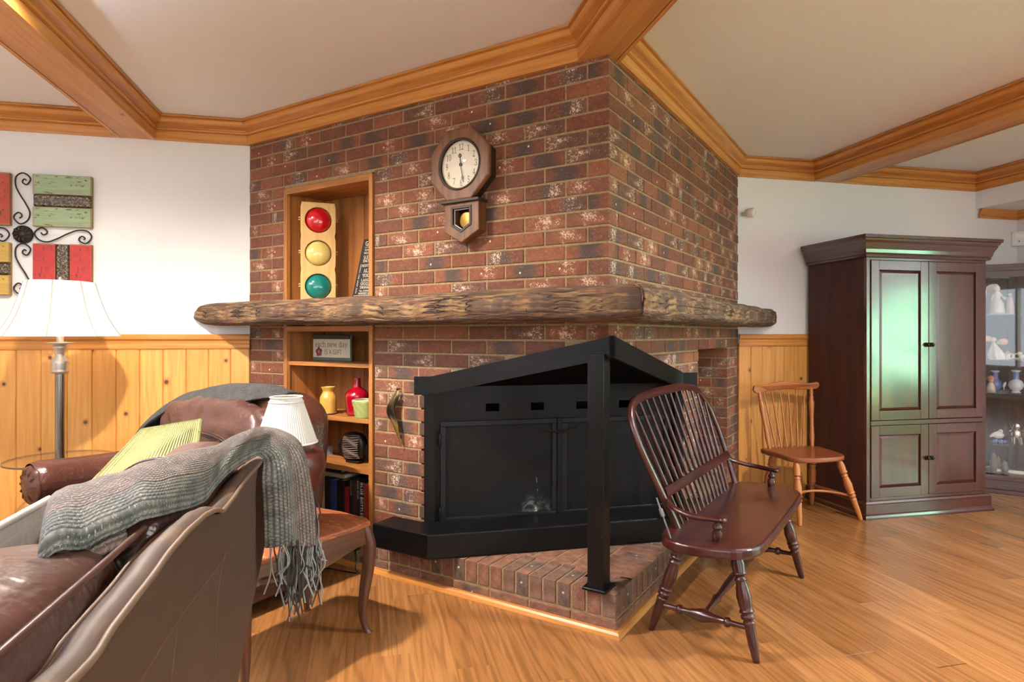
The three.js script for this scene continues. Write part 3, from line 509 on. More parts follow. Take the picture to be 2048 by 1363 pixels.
const TA = -Math.PI / 4, TB = Math.PI / 4;
// ---------- wall clock ----------
{
  const t = thing('wall_clock', 'octagonal oak pendulum wall clock hanging on the left brick face', 'clock', onA(0.699, 1.975, 0.004), TA);
  const oct = (r) => Array.from({ length: 8 }, (_, i) => { const a = (i + 0.5) * Math.PI / 4; return [Math.cos(a) * r / Math.cos(Math.PI / 8), Math.sin(a) * r / Math.cos(Math.PI / 8)]; });
  const circ = (r, n = 48) => Array.from({ length: n }, (_, i) => [Math.cos(-i / n * Math.PI * 2) * r, Math.sin(-i / n * Math.PI * 2) * r]);
  part(t, 'case', at(extrude(oct(0.15), 0.055, 0.002), 0, 0, 0), M.darkEdge);
  part(t, 'bezel_board', at(extrude(oct(0.164), 0.026, 0.008, { holes: [circ(0.115)], grain: 'y' }), 0, 0, 0.055), M.clockOak);
  part(t, 'dark_ring', at(rot(lathe([[0.118, 0], [0.119, 0.006], [0.112, 0.01], [0.108, 0.004], [0.108, 0]], 48), Math.PI / 2), 0, 0, 0.074), M.darkEdge);
  const face = print(512, 512, (c, w) => {
    c.fillStyle = '#ece3cc'; c.fillRect(0, 0, w, w); c.fillStyle = '#1d1712'; c.textAlign = 'center'; c.textBaseline = 'middle'; c.font = '84px serif';
    for (let i = 1; i <= 12; i++) { const a = i * Math.PI / 6; c.save(); c.translate(256 + Math.sin(a) * 190, 256 - Math.cos(a) * 190); c.scale(0.72, 1.1); c.fillText(String(i), 0, 0); c.restore(); }
    c.font = '12px serif'; c.fillText('QUARTZ', 256, 480);
  });
  part(t, 'clock_face', at(new THREE.CircleGeometry(0.111, 48), 0, 0, 0.062), std({ map: face, roughness: 0.5 }));
  const hand = (ang, len, w) => { const g = join([at(box(w, len, 0.002, 'y', 0.0005), 0, len / 2 - 0.008, 0), at(rot(new THREE.TorusGeometry(w * 1.9, w * 0.4, 6, 14), 0, 0, 0), 0, len * 0.68, 0), at(rot(lathe([[0, -0.001], [0.008, -0.001], [0.008, 0.001], [0, 0.001]], 12), Math.PI / 2), 0, 0, 0)]); return rot(g, 0, 0, ang); };
  part(t, 'hour_hand', at(hand(0.13, 0.062, 0.004), 0, 0, 0.065), M.darkEdge); part(t, 'minute_hand', at(hand(Math.PI + 0.2, 0.092, 0.0032), 0, 0, 0.068), M.darkEdge);
  part(t, 'glass', at(rot(lathe([[0, 0.017], [0.04, 0.0155], [0.08, 0.0095], [0.112, 0]], 40), Math.PI / 2), 0, 0, 0.07), M.glass);
  const lower = [[-0.098, -0.16], [0.098, -0.16], [0.098, -0.302], [0, -0.356], [-0.098, -0.302]].reverse(), win = [[-0.05, -0.196], [0.05, -0.196], [0.05, -0.272], [0, -0.302], [-0.05, -0.272]];
  part(t, 'pendulum_box', extrude(lower, 0.062, 0.004, { holes: [win], grain: 'y' }), M.clockOak);
  part(t, 'moulding', at(box(0.215, 0.016, 0.078, 'x', 0.005), 0, -0.166, 0.039), M.darkEdge);
  const inner = (k) => win.map(([x, y]) => [x * k, (y + 0.245) * k - 0.245]);
  part(t, 'window_rim', at(extrude(inner(1.16).reverse(), 0.008, 0.002, { holes: [inner(0.92)] }), 0, 0, 0.058), M.darkEdge);
  part(t, 'window_line', at(extrude(inner(0.9).reverse(), 0.002, 0.0003, { holes: [inner(0.84)] }), 0, 0, 0.052), M.white);
  part(t, 'pendulum_back', at(extrude(inner(1.05).reverse(), 0.004, 0), 0, 0, 0.004), M.darkEdge);
  part(t, 'pendulum_bob', at(rot(lathe([[0, 0.004], [0.036, 0.003], [0.044, 0], [0.036, -0.002]], 32), Math.PI / 2), 0.008, -0.25, 0.03), M.brass);
}
// ---------- niche: traffic light and word board ----------
{
  const t = thing('toy_traffic_light', 'wooden traffic light with red, yellow and teal lamps standing in the niche', 'traffic light', [-1.236, 1.39, 0.29], THREE.MathUtils.degToRad(8));
  const wd = M.pale = std({ map: tex(256, 256, woodFn({ light: [222, 182, 116], dark: [192, 148, 84], seed: 160, rings: 3, fine: 40, contrast: 0.8 }), { tw: 0.4, th: 0.2 }), roughness: 0.5 });
  const ys = [0.46, 0.272, 0.082], r = 0.072, edge = [];
  for (let i = 0; i <= 60; i++) { const y = 0.56 * i / 60; edge.push([0.096 - 0.006 * Math.max(...ys.map((q) => Math.exp(-(((y - q - 0.098) / 0.014) ** 2)))) , y]); }
  const outline = [...edge, ...edge.slice().reverse().map(([x, y]) => [-x, y])];
  const hole = (y) => Array.from({ length: 36 }, (_, i) => [Math.cos(-i / 36 * Math.PI * 2) * (r + 0.001), y + Math.sin(-i / 36 * Math.PI * 2) * (r + 0.001)]);
  part(t, 'front_board', at(extrude(outline, 0.03, 0.003, { holes: ys.map(hole), grain: 'y' }), 0, 0, 0.01), wd);
  part(t, 'back_board', at(box(0.186, 0.55, 0.03, 'y'), 0, 0.278, -0.008), wd);
  for (const x of [-1, 1]) part(t, 'side_board', at(box(0.012, 0.235, 0.03, 'y'), x * 0.084, 0.43, -0.03), wd);
  [[0xc00d18, 'red domed lamp'], [0xd6c272, 'pale yellow domed lamp'], [0x00746a, 'teal domed lamp']].forEach(([c, l], i) => {
    const m = part(t, 'lamp_lens', at(rot(lathe([[0, 0.034], [0.02, 0.0325], [0.04, 0.027], [0.058, 0.017], [0.068, 0.006], [r, -0.012]], 40), Math.PI / 2), 0, ys[i], 0.024), phys({ color: c, roughness: 0.12, clearcoat: 1, clearcoatRoughness: 0.04 }), l);
    for (const s of [-1, 1]) part(t, 'peg', at(join([at(box(0.02, 0.008, 0.024, 'x', 0.002), 0, 0.006, 0), at(box(0.02, 0.006, 0.024, 'x', 0.002), 0, -0.006, 0)]), s * 0.097, ys[i] + 0.006, 0.012), wd);
  });
}
{
  const t = thing('word_board', 'black board of white words leaning at the right of the niche', 'sign', onA(1.345, 1.39, -0.075), TA);
  const W = 0.2, Hh = 0.322, shape = [[-0.196, 0], [0.0, 0], [0.0, Hh], [-0.104, Hh]];
  const map = print(640, 1030, (c, w, h) => {
    c.fillStyle = '#1c1712'; c.fillRect(0, 0, w, h); c.fillStyle = '#e6e0d0'; c.textBaseline = 'alphabetic';
    const line = (s, x, y, f, st = 'sans-serif') => { c.font = f + 'px ' + st; c.fillText(s, x, y); };
    line('GIGI\u2019S HOUSE', 345, 120, 105, 'bold serif'); c.fillRect(330, 142, 310, 5);
    line('Grandkids', 330, 205, 52, 'serif'); line('WELCOME ANYTIME', 310, 258, 46, 'bold sans-serif'); line('SLEEPOVERS', 300, 340, 74, 'bold sans-serif'); line('ENCOURAGED', 285, 400, 66, 'bold sans-serif');
    line('BEDTIME IS LATE', 262, 478, 58, 'serif'); line('ALWAYS', 300, 575, 84, 'serif'); line('YOU ARE LOVED', 270, 655, 78, 'serif');
    line('LAUGH OFTEN', 240, 730, 64, 'serif'); line('GIGGLE LOTS', 225, 790, 64, 'serif'); line('SNUGGLE ALL', 210, 850, 64, 'bold serif'); line('TELL STORIES & PLAY', 190, 905, 42, 'sans-serif'); line('MEMORIES ARE MADE', 170, 948, 42, 'bold sans-serif'); c.fillRect(60, 962, 580, 5);
    line('WHAT HAPPENS AT', 50, 1018, 60, 'bold sans-serif');
    c.save(); c.translate(120, 930); c.rotate(-Math.PI * 0.415); line('HUGS  KISSES  MILK  COOKIES', 0, 0, 38, 'bold sans-serif'); c.restore();
  });
  const g = extrude(shape, 0.008, 0.0005), p = g.attributes.position, u = g.attributes.uv; for (let i = 0; i < p.count; i++) u.setXY(i, p.getX(i) / W + 1, p.getY(i) / Hh);
  part(t, 'board', g, std({ map, roughness: 0.7 }));
}
// ---------- lower shelves ----------
{
  const t = thing('message_plaque', 'cream plaque with a red flower reading each new day is a gift', 'sign', onA(1.775, 1.045, -0.14), TA);
  const map = print(768, 272, (c, w, h) => {
    c.fillStyle = '#d6ccb4'; c.fillRect(0, 0, w, h); c.fillStyle = '#3c3a33'; c.font = '96px serif'; c.textBaseline = 'alphabetic';
    c.save(); c.translate(40, 118); c.scale(1.08, 1.12); c.fillText('each new day', 0, 0); c.restore();
    c.font = '92px sans-serif'; c.save(); c.translate(238, 226); c.scale(0.98, 1.05); c.fillText('IS A GIFT', 0, 0); c.restore();
    for (let i = 0; i < 5; i++) { const a = i * Math.PI * 0.4 - 0.4; c.beginPath(); c.arc(125 + Math.cos(a) * 38, 190 + Math.sin(a) * 38, 33, 0, 7); c.fillStyle = '#5c1c22'; c.fill(); c.beginPath(); c.arc(125 + Math.cos(a) * 38, 190 + Math.sin(a) * 38, 22, 0, 7); c.fillStyle = '#8a2f33'; c.fill(); }
    c.beginPath(); c.arc(125, 190, 18, 0, 7); c.fillStyle = '#d8c9a2'; c.fill(); c.beginPath(); c.arc(125, 190, 11, 0, 7); c.fillStyle = '#33201a'; c.fill();
  });
  part(t, 'frame', at(box(0.318, 0.15, 0.014, 'x', 0.004), 0, 0.076, 0), flat(0x4d5544, 0.7));
  part(t, 'frame_top', at(box(0.3, 0.022, 0.026, 'x', 0.006), 0, 0.14, 0.004), flat(0x2e2c24, 0.7));
  part(t, 'text_panel', at(new THREE.PlaneGeometry(0.304, 0.105), 0, 0.074, 0.0078), std({ map, roughness: 0.7 }));
}
{
  const t = thing('milk_jar', 'mustard yellow ceramic jar with a chipped rim beside the red bottle', 'jar', onA(1.729, 0.752, -0.07), TA);
  part(t, 'body', lathe([[0, 0], [0.043, 0], [0.047, 0.006], [0.047, 0.085], [0.044, 0.1], [0.032, 0.122], [0.031, 0.132], [0.04, 0.15], [0.041, 0.153], [0.037, 0.153], [0.028, 0.132], [0.028, 0.12], [0.03, 0.1], [0, 0.1]]), phys({ color: 0xcf9f4a, roughness: 0.25, clearcoat: 0.6 }));
  part(t, 'worn_foot', lathe([[0.044, 0.0], [0.0476, 0.001], [0.0478, 0.006], [0.0474, 0.007]]), flat(0x2b2116, 0.8));
}
{
  const t = thing('red_bottle', 'glossy red ceramic bottle with a narrow neck on the middle shelf', 'bottle', onA(1.565, 0.752, -0.13), TA);
  part(t, 'body', lathe([[0, 0], [0.05, 0], [0.058, 0.006], [0.066, 0.1], [0.064, 0.118], [0.05, 0.138], [0.026, 0.152], [0.021, 0.16], [0.02, 0.2], [0.021, 0.205], [0.015, 0.205], [0.014, 0.16], [0, 0.15]]), phys({ color: 0x9a0a20, roughness: 0.15, clearcoat: 1 }));
}
{
  const t = thing('green_pot', 'pale green faceted ceramic pot in front of the red bottle', 'pot', onA(1.438, 0.752, -0.066), TA);
  const N = 10, f = (u, v) => { const k = u * 3.999, y = u * 0.095, a = v * Math.PI * 2, r = 0.048 + 0.018 * u - 0.004 * Math.abs(Math.sin((v * N + k * 0.5) * Math.PI)) ** 2; return V(Math.cos(a) * r, y, -Math.sin(a) * r); };
  const mt = phys({ color: 0xa3b06a, roughness: 0.35, clearcoat: 0.4, flatShading: false });
  part(t, 'body', sheet(f, 8, 80, 0.006), mt); part(t, 'base', at(lathe([[0, 0], [0.044, 0], [0.047, 0.003], [0, 0.006]]), 0, 0, 0), mt); part(t, 'rim', at(rot(new THREE.TorusGeometry(0.064, 0.003, 6, 40), Math.PI / 2), 0, 0.095, 0), flat(0xd5d7b2, 0.4));
}
{
  const t = thing('fish_carving', 'black ribbed wooden fish carving standing on the lower shelf', 'carving', onA(1.56, 0.487, -0.12), TA), bk = flat(0x15110f, 0.35);
  const half = (x) => 0.078 * Math.sqrt(Math.max(0, 1 - ((x + 0.015) / 0.085) ** 4)), surf = (x, y) => 0.034 * Math.sqrt(Math.max(0, 1 - (y / Math.max(1e-3, half(x))) ** 2)) + 0.004;
  part(t, 'body', at(puff(0.17, 0.156, 0.076, { round: 0.6, n: 16 }), -0.015, 0.092, 0), bk);
  part(t, 'head', at(extrude([[-0.14, 0.088], [-0.075, 0.158], [-0.075, 0.022]], 0.06, 0.02, { seg: 3 }), 0, 0, -0.03), bk);
  part(t, 'ribbing', join(Array.from({ length: 14 }, (_, i) => { const y = 0.03 + i * 0.0095; return tube([-0.065, -0.03, 0.0, 0.03, 0.05].map((x) => [x, y + 0.004 * Math.sin(x * 40 + i), Math.max(0.02, surf(x, y - 0.092)) + 0.004]), 0.0016, 16, 5); })), flat(0x9d8f86, 0.5), 'pale ribs on the fish flank');
  part(t, 'tail', at(extrude([[0, 0.02], [0.06, 0.065], [0.062, -0.06], [0, -0.02]], 0.02, 0.006), 0.065, 0.072, -0.01), bk); part(t, 'fin', at(extrude([[-0.06, 0], [0.05, 0], [0.06, 0.022], [-0.02, 0.022]], 0.014, 0.004), -0.02, 0.145, -0.007), bk);
  part(t, 'foot', at(box(0.1, 0.014, 0.05, 'x', 0.004), -0.01, 0.008, 0), bk);
}
{ // books on the bottom shelf, left to right
  const list = [[1.892, 0.035, 0.372, 0x9fb0c4, 'pale blue and white book at the far left of the bottom shelf'], [1.854, 0.036, 0.24, 0x1e1512, 'black-brown book second from the left on the bottom shelf'], [1.817, 0.048, 0.232, 0x4a2b1f, 'brown leather book with a beige top band'], [1.767, 0.028, 0.234, 0xb7a78a, 'cream book with a printed spine left of the black one'], [1.738, 0.046, 0.236, 0x101010, 'thick black book left of the blue one'], [1.69, 0.048, 0.226, 0x1d3c78, 'bright blue book under the flat cream binder'], [1.64, 0.06, 0.228, 0x120d10, 'wide black book between the blue and the red ones'], [1.578, 0.033, 0.196, 0x8c1a1e, 'crimson book right of the wide black one'], [1.544, 0.03, 0.252, 0x1b1714, 'black book with grey lettering right of the crimson one'], [1.513, 0.024, 0.244, 0x3a2a20, 'dark brown book with a tan edge'], [1.488, 0.022, 0.256, 0x202420, 'thin black book with a white spine stripe'], [1.465, 0.032, 0.25, 0x0d0d0e, 'black book with big white upright lettering'], [1.432, 0.034, 0.236, 0xa8381f, 'orange-red book near the right end'], [1.397, 0.026, 0.204, 0xb39a6a, 'tan book at the right end against the frame']];
  list.forEach(([s, w, h, c, label], i) => {
    const d = 0.17 + (i * 37 % 5) * 0.008, t = thing('book', label, 'book', onA(s - w / 2, 0.168, -0.05 - d / 2), TA, 'books on the bottom shelf'), mat = flat(c, 0.55);
    if (i === 3 || i === 8 || i === 11 || i === 10) mat.map = print(64, 512, (q, W, Hh) => { q.fillStyle = '#' + mat.color.getHexString(); q.fillRect(0, 0, W, Hh); q.save(); q.translate(W / 2, 24); q.rotate(Math.PI / 2); q.fillStyle = i === 8 ? '#a59c8e' : i === 3 ? '#3a332c' : '#e9e6de'; q.font = 'bold ' + (i === 11 ? 58 : 34) + 'px sans-serif'; q.textBaseline = 'middle'; q.fillText(['', '', '', 'GARDENING', '', '', '', '', 'CAROLINA', '', 'ROAD ATLAS', 'BLUE BOTTLES'][i], 0, 0); q.restore(); }), mat.color.set(0xffffff);
    const g = at(new RoundedBoxGeometry(w - 0.003, h, 0.006, 1, 0.002), 0, h / 2, d / 2 - 0.003);
    part(t, 'spine', g, mat); const cov = mat.map ? flat(c, 0.55) : mat;
    part(t, 'cover', join([-1, 1].map((q) => at(box(0.003, h, d - 0.006, 'y', 0.001), q * (w / 2 - 0.003), h / 2, -0.003))), cov); part(t, 'pages', at(box(w - 0.009, h - 0.008, d - 0.012, 'y', 0.001), 0, h / 2 - 0.002, -0.002), M.pages);
  });
  const lay = (label, c, s, y, w, h, d, o) => { const t = thing('book', label, 'book', onA(s, y, o), TA, 'books on the bottom shelf'); part(t, 'cover', join([at(box(w, 0.004, d), 0, 0.002, 0), at(box(w, 0.004, d), 0, h - 0.002, 0), at(box(w, h, 0.004), 0, h / 2, d / 2 - 0.002)]), flat(c, 0.6)); part(t, 'pages', at(box(w - 0.006, h - 0.008, d - 0.008, 'x', 0.001), 0, h / 2, -0.002), M.pages); };
  lay('cream binder lying flat across the tops of the books', 0xa39a80, 1.71, 0.406, 0.25, 0.024, 0.16, -0.135); lay('black book lying flat on the cream binder', 0x131110, 1.72, 0.431, 0.2, 0.024, 0.15, -0.14);
}
{ // bronze horn on the brick
  const t = thing('wall_horn', 'twisted bronze leaf ornament hanging on the brick between bookcase and fireplace', 'ornament', onA(1.128, 0.78, 0.022), TA);
  const path = [[0.004, 0.145, 0], [-0.004, 0.11, 0.006], [-0.024, 0.06, 0.016], [-0.022, 0.02, 0.02], [0, -0.03, 0.016], [0.014, -0.085, 0.008], [0.024, -0.14, 0]].map((p) => V(...p)), cv = new THREE.CatmullRomCurve3(path);
  const W = (u) => 0.003 + 0.027 * Math.sin(Math.PI * Math.pow(u, 0.8)) ** 1.5 * (1 - 0.35 * u);
  const horn = (u, v) => { const p = cv.getPoint(u), a = v * Math.PI * 2, w = W(u) * (1 + 0.12 * Math.sin(a * 3 + u * 14)); return V(p.x + Math.cos(a) * w, p.y, p.z + Math.sin(a) * w * 0.5); };
  part(t, 'body', sheet(horn, 50, 24), std({ map: tex(128, 128, (u, v) => mix([150, 122, 66], [46, 36, 24], sm(0.4, 0.6, fbm(u, v, 8, 30, 171, 3)))), roughness: 0.35, metalness: 0.7 }));
  part(t, 'nail', at(rot(lathe([[0, 0.01], [0.004, 0.008], [0.003, 0], [0.002, -0.018]], 10), Math.PI / 2), 0.004, 0.146, 0), M.iron);
}

// ---------- armoire ----------
{
  const x0 = 2.205, x1 = 3.171, Z = 0.6, w = x1 - x0, cx = (x0 + x1) / 2, zb = 0.05;
  const t = thing('armoire', 'tall dark cherry armoire with four panelled doors standing against the back wall', 'cabinet', [cx, 0, 0]);
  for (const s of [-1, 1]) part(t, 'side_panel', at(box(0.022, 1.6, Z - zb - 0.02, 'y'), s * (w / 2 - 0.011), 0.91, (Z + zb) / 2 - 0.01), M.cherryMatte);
  part(t, 'back_panel', at(box(w - 0.05, 1.6, 0.012, 'y'), 0, 0.91, zb + 0.006), M.cherry); part(t, 'top_panel', at(box(w - 0.05, 0.02, Z - zb - 0.04), 0, 1.70, (Z + zb) / 2), M.cherry);
  for (const s of [-1, 1]) part(t, 'stile', at(box(0.03, 1.6, 0.024, 'y'), s * (w / 2 - 0.015), 0.91, Z - 0.012), M.cherry);
  part(t, 'rail', at(box(w - 0.06, 0.026, 0.024), 0, 1.698, Z - 0.012), M.cherry); part(t, 'rail', at(box(w - 0.06, 0.03, 0.03), 0, 0.618, Z - 0.01), M.cherry); part(t, 'rail', at(box(w - 0.06, 0.02, 0.024), 0, 0.122, Z - 0.012), M.cherry);
  const frame = (o) => [[-w / 2 + o, zb], [-w / 2 + o, Z - o], [w / 2 - o, Z - o], [w / 2 - o, zb]];
  const CP = [[0, 1.70], [0.016, 1.704], [0.022, 1.716], [0.018, 1.722], [0.026, 1.73], [0.03, 1.752], [0.044, 1.782], [0.048, 1.79], [0.046, 1.796], [0.056, 1.806], [0.06, 1.818], [0.068, 1.822], [0.068, 1.842], [0, 1.844]];
  part(t, 'cornice', sweep(CP, frame(0)), M.cherry); part(t, 'cornice_top', at(box(w + 0.1, 0.012, Z - zb + 0.05), 0, 1.837, (Z + zb) / 2 + 0.02), M.cherry);
  const BP = [[0, 0.112], [0.012, 0.11], [0.016, 0.098], [0.022, 0.094], [0.022, 0.034], [0.03, 0.026], [0.034, 0.012], [0.034, 0]].reverse();
  part(t, 'plinth', sweep(BP, frame(0)), M.cherry); part(t, 'plinth_board', at(box(w - 0.002, 0.1, 0.02), 0, 0.056, Z - 0.011), M.cherry);
  const raised = (pw, ph) => { // raised field: bevels rising to a flat centre
    const b = 0.02, P = [], q = (a, c, e, f) => P.push(...a, ...c, ...e, ...a, ...e, ...f), X = pw / 2, Y = ph / 2, O = [[-X, -Y, 0], [X, -Y, 0], [X, Y, 0], [-X, Y, 0]], I = [[-X + b, -Y + b, 0.01], [X - b, -Y + b, 0.01], [X - b, Y - b, 0.01], [-X + b, Y - b, 0.01]];
    for (let i = 0; i < 4; i++) { const j = (i + 1) % 4; q(O[i], O[j], I[j], I[i]); } q(...I);
    const g = new THREE.BufferGeometry(); g.setAttribute('position', new THREE.Float32BufferAttribute(P, 3)); g.computeVertexNormals(); return muv(g, 'y', pw);
  };
  const door = (s, y0, y1, label) => {
    const d = new THREE.Group(); d.name = 'door'; const dw = w / 2 - 0.033, h = y1 - y0, st = 0.062; d.position.set(s * (dw / 2 + 0.002), (y0 + y1) / 2, Z - 0.004); t.add(d); if (label) d.userData.label = label;
    part(d, 'door_stile', at(box(st, h, 0.024, 'y', 0.002), -dw / 2 + st / 2, 0, 0), M.cherry); part(d, 'door_stile', at(box(st, h, 0.024, 'y', 0.002), dw / 2 - st / 2, 0, 0), M.cherry);
    part(d, 'door_rail', at(box(dw - 2 * st, st, 0.024, 'x', 0.002), 0, h / 2 - st / 2, 0), M.cherry); part(d, 'door_rail', at(box(dw - 2 * st, st, 0.024, 'x', 0.002), 0, -h / 2 + st / 2, 0), M.cherry);
    part(d, 'door_panel', at(raised(dw - 2 * st, h - 2 * st), 0, 0, 0), M.cherry);
    part(d, 'knob', at(join([rot(lathe([[0, 0.022], [0.008, 0.021], [0.01, 0.015], [0.004, 0.01], [0.004, 0.002], [0.009, 0]], 14), Math.PI / 2), ...[0, 1, 2, 3].map((k) => at(new THREE.SphereGeometry(0.006, 8, 6), Math.cos(k * 1.57 + 0.78) * 0.013, Math.sin(k * 1.57 + 0.78) * 0.013, 0.004))]), -s * (dw / 2 - 0.016), y0 > 0.5 ? -0.03 : 0.01, 0.014), M.iron);
  };
  door(-1, 0.637, 1.683); door(1, 0.637, 1.683); door(-1, 0.134, 0.601); door(1, 0.134, 0.601);
}
// ---------- corner curio cabinet with mirror back ----------
{
  const t = thing('curio_cabinet', 'dark wood corner display cabinet with mirrored back and glass shelves right of the armoire', 'cabinet', [3.81, 0, 0.37], -Math.PI / 4);
  const hw = 0.505, tri = (o, f = 0) => [[-hw + o, -f], [hw - o, -f], [0.03, -hw + o * 1.3 + 0.03], [-0.03, -hw + o * 1.3 + 0.03]].map(([x, z]) => [x, -z]);
  const plate = (o, th, y, f = 0) => at(rot(extrude(tri(o, f), th, 0.002), -Math.PI / 2), 0, y, 0);
  part(t, 'base', plate(0.0, 0.135, 0.0), M.cherry); part(t, 'base_moulding', join([at(box(2 * hw, 0.03, 0.03), 0, 0.045, 0.006), at(box(2 * hw, 0.022, 0.02), 0, 0.11, 0.004), at(box(2 * hw, 0.03, 0.04), 0, 0.015, 0.012)]), M.cherry);
  part(t, 'top', plate(0.0, 0.05, 1.68), M.cherry); part(t, 'cornice', join([at(box(2 * hw, 0.05, 0.03), 0, 1.655, 0.0), at(box(2 * hw + 0.03, 0.03, 0.05), 0, 1.712, 0.004)]), M.cherry);
  const back = [-1, 1].map((s) => { const L = 0.66, g = new THREE.BoxGeometry(L, 1.5, 0.006); g.rotateY(s * -Math.PI / 4); g.translate(s * 0.262, 0.9, -0.232); return g; });
  part(t, 'mirror_panel', back[0], M.mirror); part(t, 'mirror_panel', back[1], M.mirror);
  part(t, 'corner_post', at(rot(box(0.07, 1.54, 0.07, 'y'), 0, Math.PI / 4), 0, 0.905, -0.43), M.cherry);
  for (const s of [-1, 1]) part(t, 'stile', at(box(0.04, 1.5, 0.03, 'y'), s * (hw - 0.025), 0.89, -0.01), M.cherry);
  part(t, 'glass_door', at(new THREE.BoxGeometry(2 * hw - 0.09, 1.49, 0.004), 0, 0.89, -0.004), M.glass);
  for (const y of [1.352, 1.006, 0.752, 0.362]) part(t, 'glass_shelf', at(rot(extrude(tri(0.07, 0.03), 0.006, 0.001), -Math.PI / 2), 0, y - 0.006, 0), M.glassTint);
}
// small ornaments in the curio cabinet
{
  const porc = (c) => phys({ color: c, roughness: 0.25, clearcoat: 0.6 }), G = 'ornaments in the curio cabinet';
  const it = (name, label, cat, p, turn = -0.6) => thing(name, label, cat, p, turn, G), ball = (r, x, y, z, sx = 1, sy = 1, sz = 1) => at(new THREE.SphereGeometry(r, 16, 12).scale(sx, sy, sz), x, y, z);
  const girl = it('figurine', 'white porcelain girl with a wide skirt on the top glass shelf', 'figurine', [3.79, 1.352, 0.17]);
  part(girl, 'dress', lathe([[0, 0], [0.055, 0], [0.05, 0.02], [0.044, 0.09], [0.022, 0.125], [0.028, 0.16], [0.012, 0.182]], 18), porc(0xdcd8cf)); part(girl, 'head', ball(0.02, 0, 0.2, 0), porc(0xe6d8c6)); part(girl, 'hair', ball(0.022, 0, 0.206, -0.006, 1, 0.9, 0.9), porc(0xcdbb98));
  for (const s of [-1, 1]) part(girl, 'arm', turned([s * 0.022, 0.158, 0], [s * 0.045, 0.11, 0.03], [[0, 0.008], [1, 0.006]], 8), porc(0xdcd8cf)); part(girl, 'stand', at(box(0.12, 0.006, 0.09), 0, 0.003, 0), porc(0xd5d5d5));
  const f2 = it('figurine', 'slim pale pink figurine with raised arm on the top glass shelf', 'figurine', [3.86, 1.352, 0.215]);
  part(f2, 'dress', lathe([[0, 0], [0.028, 0], [0.022, 0.1], [0.016, 0.13], [0, 0.14]], 14), porc(0xcdb0a0)); part(f2, 'head', ball(0.014, 0, 0.152, 0), porc(0xd9c0ac)); part(f2, 'arm', turned([-0.012, 0.125, 0], [-0.06, 0.142, 0.01], [[0, 0.006], [1, 0.004]], 8), porc(0xcdb0a0));
  const angel = it('figurine', 'white angel figurine holding pink and orange shells on the second shelf', 'figurine', [3.775, 1.006, 0.18]);
  part(angel, 'robe', sheet((u, v) => { const a = v * Math.PI * 2, r = (0.05 - 0.025 * u + 0.012 * Math.sin(u * 5)) * (1 + 0.12 * Math.sin(a * 6)); return V(Math.cos(a) * r - 0.02 * u, u * 0.13, -Math.sin(a) * r); }, 10, 36), porc(0xdfd8cc)); part(angel, 'head', ball(0.022, -0.024, 0.152, 0), porc(0xe3c9b0));
  for (const [x, y, s, c] of [[0.04, 0.135, 0.034, 0xc98564], [-0.062, 0.16, 0.03, 0xcf9f86]]) part(angel, 'wing', ball(s, x, y, 0, 1, 0.8, 0.4), porc(c)); part(angel, 'sash', ball(0.02, 0.006, 0.128, 0.012, 1.2, 0.6, 0.8), porc(0x88a884));
  const hs = it('figurine', 'tiny cream house figurine with a pink roof on the second shelf', 'figurine', [3.826, 1.006, 0.222]); part(hs, 'house_wall', at(box(0.03, 0.045, 0.026), 0, 0.0225, 0), porc(0xd8cba8)); part(hs, 'roof', at(rot(new THREE.ConeGeometry(0.028, 0.03, 4), 0, Math.PI / 4), 0, 0.06, 0), porc(0xc08a72));
  const rg = it('figurine', 'pair of gold-rimmed rings standing on the second shelf', 'figurine', [3.85, 1.006, 0.25]); for (const s of [-1, 1]) part(rg, 'ring', at(new THREE.TorusGeometry(0.02, 0.0065, 8, 20), s * 0.022, 0.026, 0), porc(0xcfc19a));
  const dg = it('figurine', 'small white dog figurine at the right of the second shelf', 'figurine', [3.884, 1.006, 0.284]); part(dg, 'body', ball(0.024, 0.02, 0.022, 0, 1.5, 0.7, 0.8), porc(0xd9d3c4)); part(dg, 'head', ball(0.016, -0.012, 0.046, 0), porc(0xe2ddcf)); for (const s of [-1, 1]) part(dg, 'leg', at(lathe([[0, 0], [0.006, 0], [0.006, 0.02], [0, 0.02]], 8), s * 0.018 + 0.014, 0, 0.006), porc(0xd9d3c4));
  const pk = it('figurine', 'small pink and white child figurine at the left of the third shelf', 'figurine', [3.75, 0.752, 0.155]); part(pk, 'body', lathe([[0, 0], [0.032, 0], [0.03, 0.03], [0.018, 0.07], [0, 0.08]], 14), porc(0xd6c2b6)); part(pk, 'head', ball(0.02, 0, 0.094, 0), porc(0xd9a88e)); part(pk, 'hat', at(lathe([[0, 0.03], [0.016, 0.024], [0.032, 0], [0, 0]], 14), 0, 0.1, 0), porc(0xc77d5e));
  const vase = (label, p, k, c1, c2) => { const v = it('vase', label, 'vase', p); part(v, 'body', lathe([[0, 0], [0.03, 0], [0.03, 0.008], [0.02, 0.014], [0.042, 0.035], [0.05, 0.06], [0.042, 0.086], [0.022, 0.104]].map(([r, y]) => [r * k, y * k]), 24), porc(c1)); part(v, 'neck', lathe([[0.022, 0.103], [0.019, 0.12], [0.02, 0.155], [0.024, 0.162]].map(([r, y]) => [r * k, y * k]), 20), porc(c2)); part(v, 'lip', lathe([[0.024, 0.161], [0.031, 0.17], [0.029, 0.174], [0.02, 0.164]].map(([r, y]) => [r * k, y * k]), 20), porc(0xd6dbe2)); };
  vase('white bulbous vase with a blue neck on the third shelf', [3.866, 0.752, 0.256], 1, 0xd2d8de, 0x5f7fae); vase('dusky blue vase behind the bird on the third shelf', [3.815, 0.752, 0.135], 0.95, 0x5468a0, 0x4c62a0);
